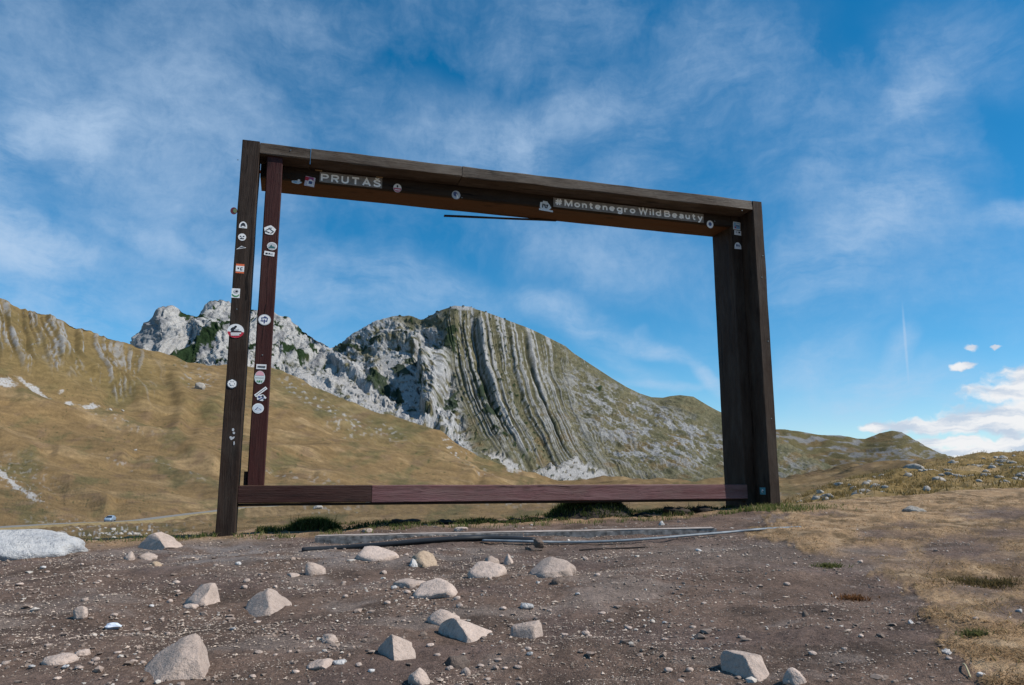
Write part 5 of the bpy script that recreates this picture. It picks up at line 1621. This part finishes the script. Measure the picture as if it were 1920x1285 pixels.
# grassy mound and the leafy weed clump
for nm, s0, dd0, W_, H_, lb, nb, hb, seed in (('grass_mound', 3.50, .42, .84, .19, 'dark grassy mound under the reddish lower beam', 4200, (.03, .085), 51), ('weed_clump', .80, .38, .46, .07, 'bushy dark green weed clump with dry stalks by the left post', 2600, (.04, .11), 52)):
    x, y, z = on_frame_line(s0, dd0)
    z = float(z)
    root = bpy.data.objects.new(nm, None)
    COL.objects.link(root)
    root.location = (x, y, z)
    root.rotation_euler = (0, 0, FRAME_ANG)
    tag(root, lb, 'mound' if nm == 'grass_mound' else 'plant')
    g = np.random.default_rng(seed)
    res = 26
    gxm, gym = np.meshgrid(np.linspace(-1, 1, res), np.linspace(-1, 1, res))
    rr2 = np.hypot(gxm, gym)
    prof = np.clip(1 - rr2 ** 2, 0, 1) ** .8 * (1 + .25 * fbm(gxm * 2, gym * 2, seed, 3)) * (1 - .35 * gxm * (1 if nm == 'grass_mound' else 0) * -1)
    co = np.stack([gxm * W_ / 2 * 1.1, gym * W_ * .36, prof * H_ - .03], -1).reshape(-1, 3)
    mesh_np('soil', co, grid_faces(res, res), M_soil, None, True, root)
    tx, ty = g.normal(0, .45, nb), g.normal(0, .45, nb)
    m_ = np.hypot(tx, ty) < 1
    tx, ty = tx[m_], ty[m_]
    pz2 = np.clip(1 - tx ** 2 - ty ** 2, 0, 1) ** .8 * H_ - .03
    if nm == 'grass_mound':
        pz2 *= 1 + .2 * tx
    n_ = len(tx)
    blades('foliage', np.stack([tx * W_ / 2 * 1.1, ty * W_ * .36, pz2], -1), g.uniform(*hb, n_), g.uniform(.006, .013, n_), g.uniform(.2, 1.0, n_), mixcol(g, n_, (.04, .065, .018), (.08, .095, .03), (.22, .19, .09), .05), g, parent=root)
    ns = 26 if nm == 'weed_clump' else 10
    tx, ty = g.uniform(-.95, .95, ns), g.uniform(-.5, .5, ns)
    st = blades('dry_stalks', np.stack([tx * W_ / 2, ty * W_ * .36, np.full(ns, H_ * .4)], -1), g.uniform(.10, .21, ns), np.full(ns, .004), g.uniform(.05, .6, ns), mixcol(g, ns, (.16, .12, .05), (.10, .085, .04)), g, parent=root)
    st['kind'] = 'stuff'
# two thin seed stalks under the right end of the beam
for i, (u, sd) in enumerate(((1292, 61), (1310, 62))):
    g = np.random.default_rng(sd)
    s0 = frame_pt(u, 975, .35)[0]
    x, y, z = on_frame_line(s0, .35)
    root = bpy.data.objects.new('seed_stalk', None)
    COL.objects.link(root)
    root.location = (x, y, float(z))
    tag(root, 'thin dark seed stalk rising from the soil under the beam end', 'plant', 'thin seed stalks under the beam')
    mesh_py('stem', [(-.003, 0, 0), (.003, 0, 0), (.0, .004, 0), (.001 + .01 * i, 0, .17)], [(0, 1, 3), (1, 2, 3), (2, 0, 3)], plain('stalk_brown', (.06, .05, .025)), parent=root)
    p, f = rock_co(70 + i, 1, 2, .2)
    mesh_np('seed_head', p * np.array([.009, .009, .022]) + np.array([.01 * i, 0, .165]), f, plain('seed_brown', (.05, .035, .02)), None, True, root)
# green tuft and reddish leaf litter on the dirt
for nm, u, v, wpx, nb, hb, c1, c2, lb, cat in (('grass_tuft', 1556, 1064, 42, 260, (.012, .03), (.10, .12, .035), (.17, .17, .06), 'small green grass tuft alone in the bare dirt', 'grass'), ('leaf_litter', 1600, 1124, 50, 180, (.012, .03), (.24, .11, .045), (.16, .08, .035), 'patch of reddish brown leaf litter on the dirt', 'leaves'),
                                               ('grass_tuft', 1845, 1098, 120, 900, (.012, .04), (.09, .075, .03), (.17, .12, .055), 'dark dry tuft hanging over the hollow in the turf', 'grass'),
                                               ('grass_tuft', 1828, 1196, 46, 240, (.012, .035), (.10, .12, .04), (.19, .17, .07), 'green and straw tuft at the turf edge beside a pale stone', 'grass')):
    x, y, z = on_ground(u, v)
    g = np.random.default_rng(int(u))
    k_ = wpx * y / F
    P0 = np.stack([x + g.normal(0, k_ * .28, nb), y + g.normal(0, k_ * .16, nb), np.zeros(nb)], -1)
    P0[:, 2] = G(P0[:, 0], P0[:, 1])
    tag(blades(nm, P0, g.uniform(*hb, nb), g.uniform(.003, .006, nb), g.uniform(.3, 1.6, nb), mixcol(g, nb, c1, c2), g), lb, cat)

# ------------------------------------------------------------------ road and car
rp = []
for (u, v, Yd) in ROADC[1:-2]:
    rp.append((float(a_of(u, v)) * Yd, Yd))
rp = np.array(rp)
cum = np.concatenate([[0], np.cumsum(np.hypot(*np.diff(rp, axis=0).T))])
tt = np.linspace(0, cum[-1], 260)
rx, ry = np.interp(tt, cum, rp[:, 0]), np.interp(tt, cum, rp[:, 1])
ker = np.ones(9) / 9
rx[4:-4], ry[4:-4] = np.convolve(rx, ker, 'valid'), np.convolve(ry, ker, 'valid')
tx, ty = np.gradient(rx), np.gradient(ry)
tl = np.hypot(tx, ty)
nx_, ny_ = -ty / tl, tx / tl
hz = np.array([max(height('pasture', rx[i] + o * nx_[i], ry[i] + o * ny_[i]) for o in (-2.6, 0, 2.6)) for i in range(len(rx))])
hz = np.convolve(np.pad(hz, 6, mode='edge'), np.ones(13) / 13, 'valid') + .45
vs, fs = [], []
prof = ((-4.5, -1.6), (-2.4, 0), (2.4, 0), (4.5, -1.6))
for i in range(len(rx)):
    for o, dz in prof:
        vs.append((rx[i] + o * nx_[i], ry[i] + o * ny_[i], hz[i] + dz))
mi = []
for i in range(len(rx) - 1):
    for k_ in range(3):
        a = i * 4 + k_
        fs.append((a, a + 4, a + 5, a + 1))
        mi.append(0 if k_ == 1 else 1)
road = mesh_py('road', vs, fs, [plain('pale_asphalt', (.19, .18, .165), .9, .2, .12, .3), plain('road_verge', (.19, .145, .075), .95, .1, .2, .4)], mi)
tag(road, None, None, kind='structure')

M_car = plain('silver_blue_paint', (.30, .38, .47), .3, .5, .03, 2, .35)
M_glass = plain('dark_car_glass', (.02, .025, .03), .12, .6, .02, 2)
M_tyre = plain('tyre_rubber', (.02, .02, .02), .8, .2, .05, 5)
M_rim = plain('alloy_rim', (.4, .4, .42), .35, .5, .05, 5, .8)
M_lamp = plain('headlamp_glass', (.6, .62, .65), .15, .6, .02, 5)
M_rlamp = plain('tail_lamp_red', (.35, .02, .02), .2, .6, .02, 5)
i0 = int(np.argmin(np.abs(960 + F * rx / ry * 1.025 - 214)))
car = bpy.data.objects.new('car', None)
COL.objects.link(car)
ca = math.atan2(-ty[i0], -tx[i0])
car.location = (rx[i0] + .9 * nx_[i0], ry[i0] + .9 * ny_[i0], hz[i0] + .01)
car.rotation_euler = (0, 0, ca)
tag(car, 'silver blue hatchback driving on the valley road', 'car')


def loft(name, secs, mat, parent, smooth=True):
    """secs: list of (x, [(y, z), ...]) right-left symmetric rings"""
    vs, fs = [], []
    n_ = len(secs[0][1])
    for x, ring in secs:
        vs += [(x, y, z) for y, z in ring]
    for i in range(len(secs) - 1):
        for k_ in range(n_):
            a, b = i * n_ + k_, i * n_ + (k_ + 1) % n_
            fs.append((a, b, b + n_, a + n_))
    fs += [tuple(range(n_))[::-1], tuple((len(secs) - 1) * n_ + k_ for k_ in range(n_))]
    return mesh_py(name, vs, fs, mat, parent=parent, smooth=smooth)


def ring(w, z0, z1, tw=None, r=.12):
    tw = tw or w
    return [(-w, z0 + r), (-w + r, z0), (w - r, z0), (w, z0 + r), (w, z1 - .18), (tw, z1 - .05), (tw - .15, z1), (-tw + .15, z1), (-tw, z1 - .05), (-w, z1 - .18)]


loft('body', [(2.08, ring(.62, .32, .62)), (2.0, ring(.78, .24, .74)), (1.6, ring(.86, .2, .86)), (.95, ring(.89, .2, .96)), (0, ring(.9, .2, 1.0)), (-1.3, ring(.9, .2, 1.0)), (-1.9, ring(.86, .24, .98)), (-2.08, ring(.76, .32, .86))], M_car, car)
cab = loft('cabin', [(1.0, ring(.80, .9, .98, .76, .03)), (.45, ring(.80, .9, 1.32, .64, .03)), (.1, ring(.8, .9, 1.45, .60, .03)), (-.9, ring(.8, .9, 1.46, .60, .03)), (-1.6, ring(.79, .9, 1.34, .58, .03)), (-2.0, ring(.76, .9, 1.0, .66, .03))], M_car, car)
for sgn in (-1, 1):
    y0 = .812 * sgn
    for x0, x1, x2, x3 in ((.68, -.12, -.12, .16), (-.2, -1.0, -1.0, -.2), (-1.08, -1.62, -1.4, -1.08)):
        t_ = .70 * sgn
        mesh_py('window', [(x0, y0, 1.01), (x1, y0, 1.01), (x2, t_, 1.34), (x3, t_, 1.34), (x0, y0 - .04 * sgn, 1.01), (x1, y0 - .04 * sgn, 1.01), (x2, t_ - .04 * sgn, 1.34), (x3, t_ - .04 * sgn, 1.34)],
                [(0, 1, 2, 3), (7, 6, 5, 4), (0, 4, 5, 1), (1, 5, 6, 2), (2, 6, 7, 3), (3, 7, 4, 0)], M_glass, parent=car)
    for x in (1.3, -1.28):
        n_ = 16
        for nm, r0, r1, y_a, y_b, mt in (('tyre', .31, .2, .66, .87, M_tyre), ('rim', .2, .05, .68, .86, M_rim)):
            vs = [(r * math.cos(2 * math.pi * k_ / n_), y_ * sgn, .31 + r * math.sin(2 * math.pi * k_ / n_)) for (r, y_) in ((r0, y_a), (r0, y_b), (r1, y_b)) for k_ in range(n_)]
            fs = [(j * n_ + k_, j * n_ + (k_ + 1) % n_, (j + 1) * n_ + (k_ + 1) % n_, (j + 1) * n_ + k_) for j in range(2) for k_ in range(n_)] + [tuple(2 * n_ + k_ for k_ in range(n_)), tuple(range(n_))]
            if nm == 'tyre':
                wh = mesh_py('wheel', vs, fs, mt, parent=car)
                wh.location = (x, 0, 0)
            else:
                mesh_py('rim', vs, fs, mt, parent=wh)
    mesh_py('headlight', [(2.03, .45 * sgn, .62), (1.94, .76 * sgn, .64), (1.86, .80 * sgn, .78), (1.98, .48 * sgn, .76), (1.9, .45 * sgn, .62), (1.8, .7 * sgn, .64), (1.75, .72 * sgn, .78), (1.85, .48 * sgn, .76)], [(0, 1, 2, 3), (7, 6, 5, 4), (0, 4, 5, 1), (1, 5, 6, 2), (2, 6, 7, 3), (3, 7, 4, 0)], M_lamp, parent=car)
    mesh_py('tail_light', [(-2.04, .5 * sgn, .78), (-1.99, .79 * sgn, .76), (-1.97, .76 * sgn, .98), (-2.03, .55 * sgn, .96), (-1.9, .5 * sgn, .78), (-1.85, .7 * sgn, .76), (-1.85, .7 * sgn, .94), (-1.9, .55 * sgn, .94)], [(0, 1, 2, 3), (7, 6, 5, 4), (0, 4, 5, 1), (1, 5, 6, 2), (2, 6, 7, 3), (3, 7, 4, 0)], M_rlamp, parent=car)
    mesh_py('door_mirror', [(.62, .84 * sgn, .98), (.62, 1.0 * sgn, .99), (.60, 1.0 * sgn, 1.11), (.60, .84 * sgn, 1.08), (.52, .86 * sgn, .98), (.52, .98 * sgn, .99), (.52, .98 * sgn, 1.1), (.52, .86 * sgn, 1.07)], [(0, 1, 2, 3), (7, 6, 5, 4), (0, 4, 5, 1), (1, 5, 6, 2), (2, 6, 7, 3), (3, 7, 4, 0)], M_car, parent=car)
mesh_py('windscreen', [(1.02, -.68, .985), (1.02, .68, .985), (.38, .56, 1.375), (.38, -.56, 1.375), (.9, -.66, .96), (.9, .66, .96), (.3, .54, 1.34), (.3, -.54, 1.34)], [(0, 1, 2, 3), (7, 6, 5, 4), (0, 4, 5, 1), (1, 5, 6, 2), (2, 6, 7, 3), (3, 7, 4, 0)], M_glass, parent=car)
mesh_py('rear_window', [(-2.0, -.6, 1.02), (-2.0, .6, 1.02), (-1.68, .5, 1.33), (-1.68, -.5, 1.33), (-1.9, -.58, 1.0), (-1.9, .58, 1.0), (-1.6, .48, 1.3), (-1.6, -.48, 1.3)], [(3, 2, 1, 0), (4, 5, 6, 7), (1, 5, 4, 0), (2, 6, 5, 1), (3, 7, 6, 2), (0, 4, 7, 3)], M_glass, parent=car)
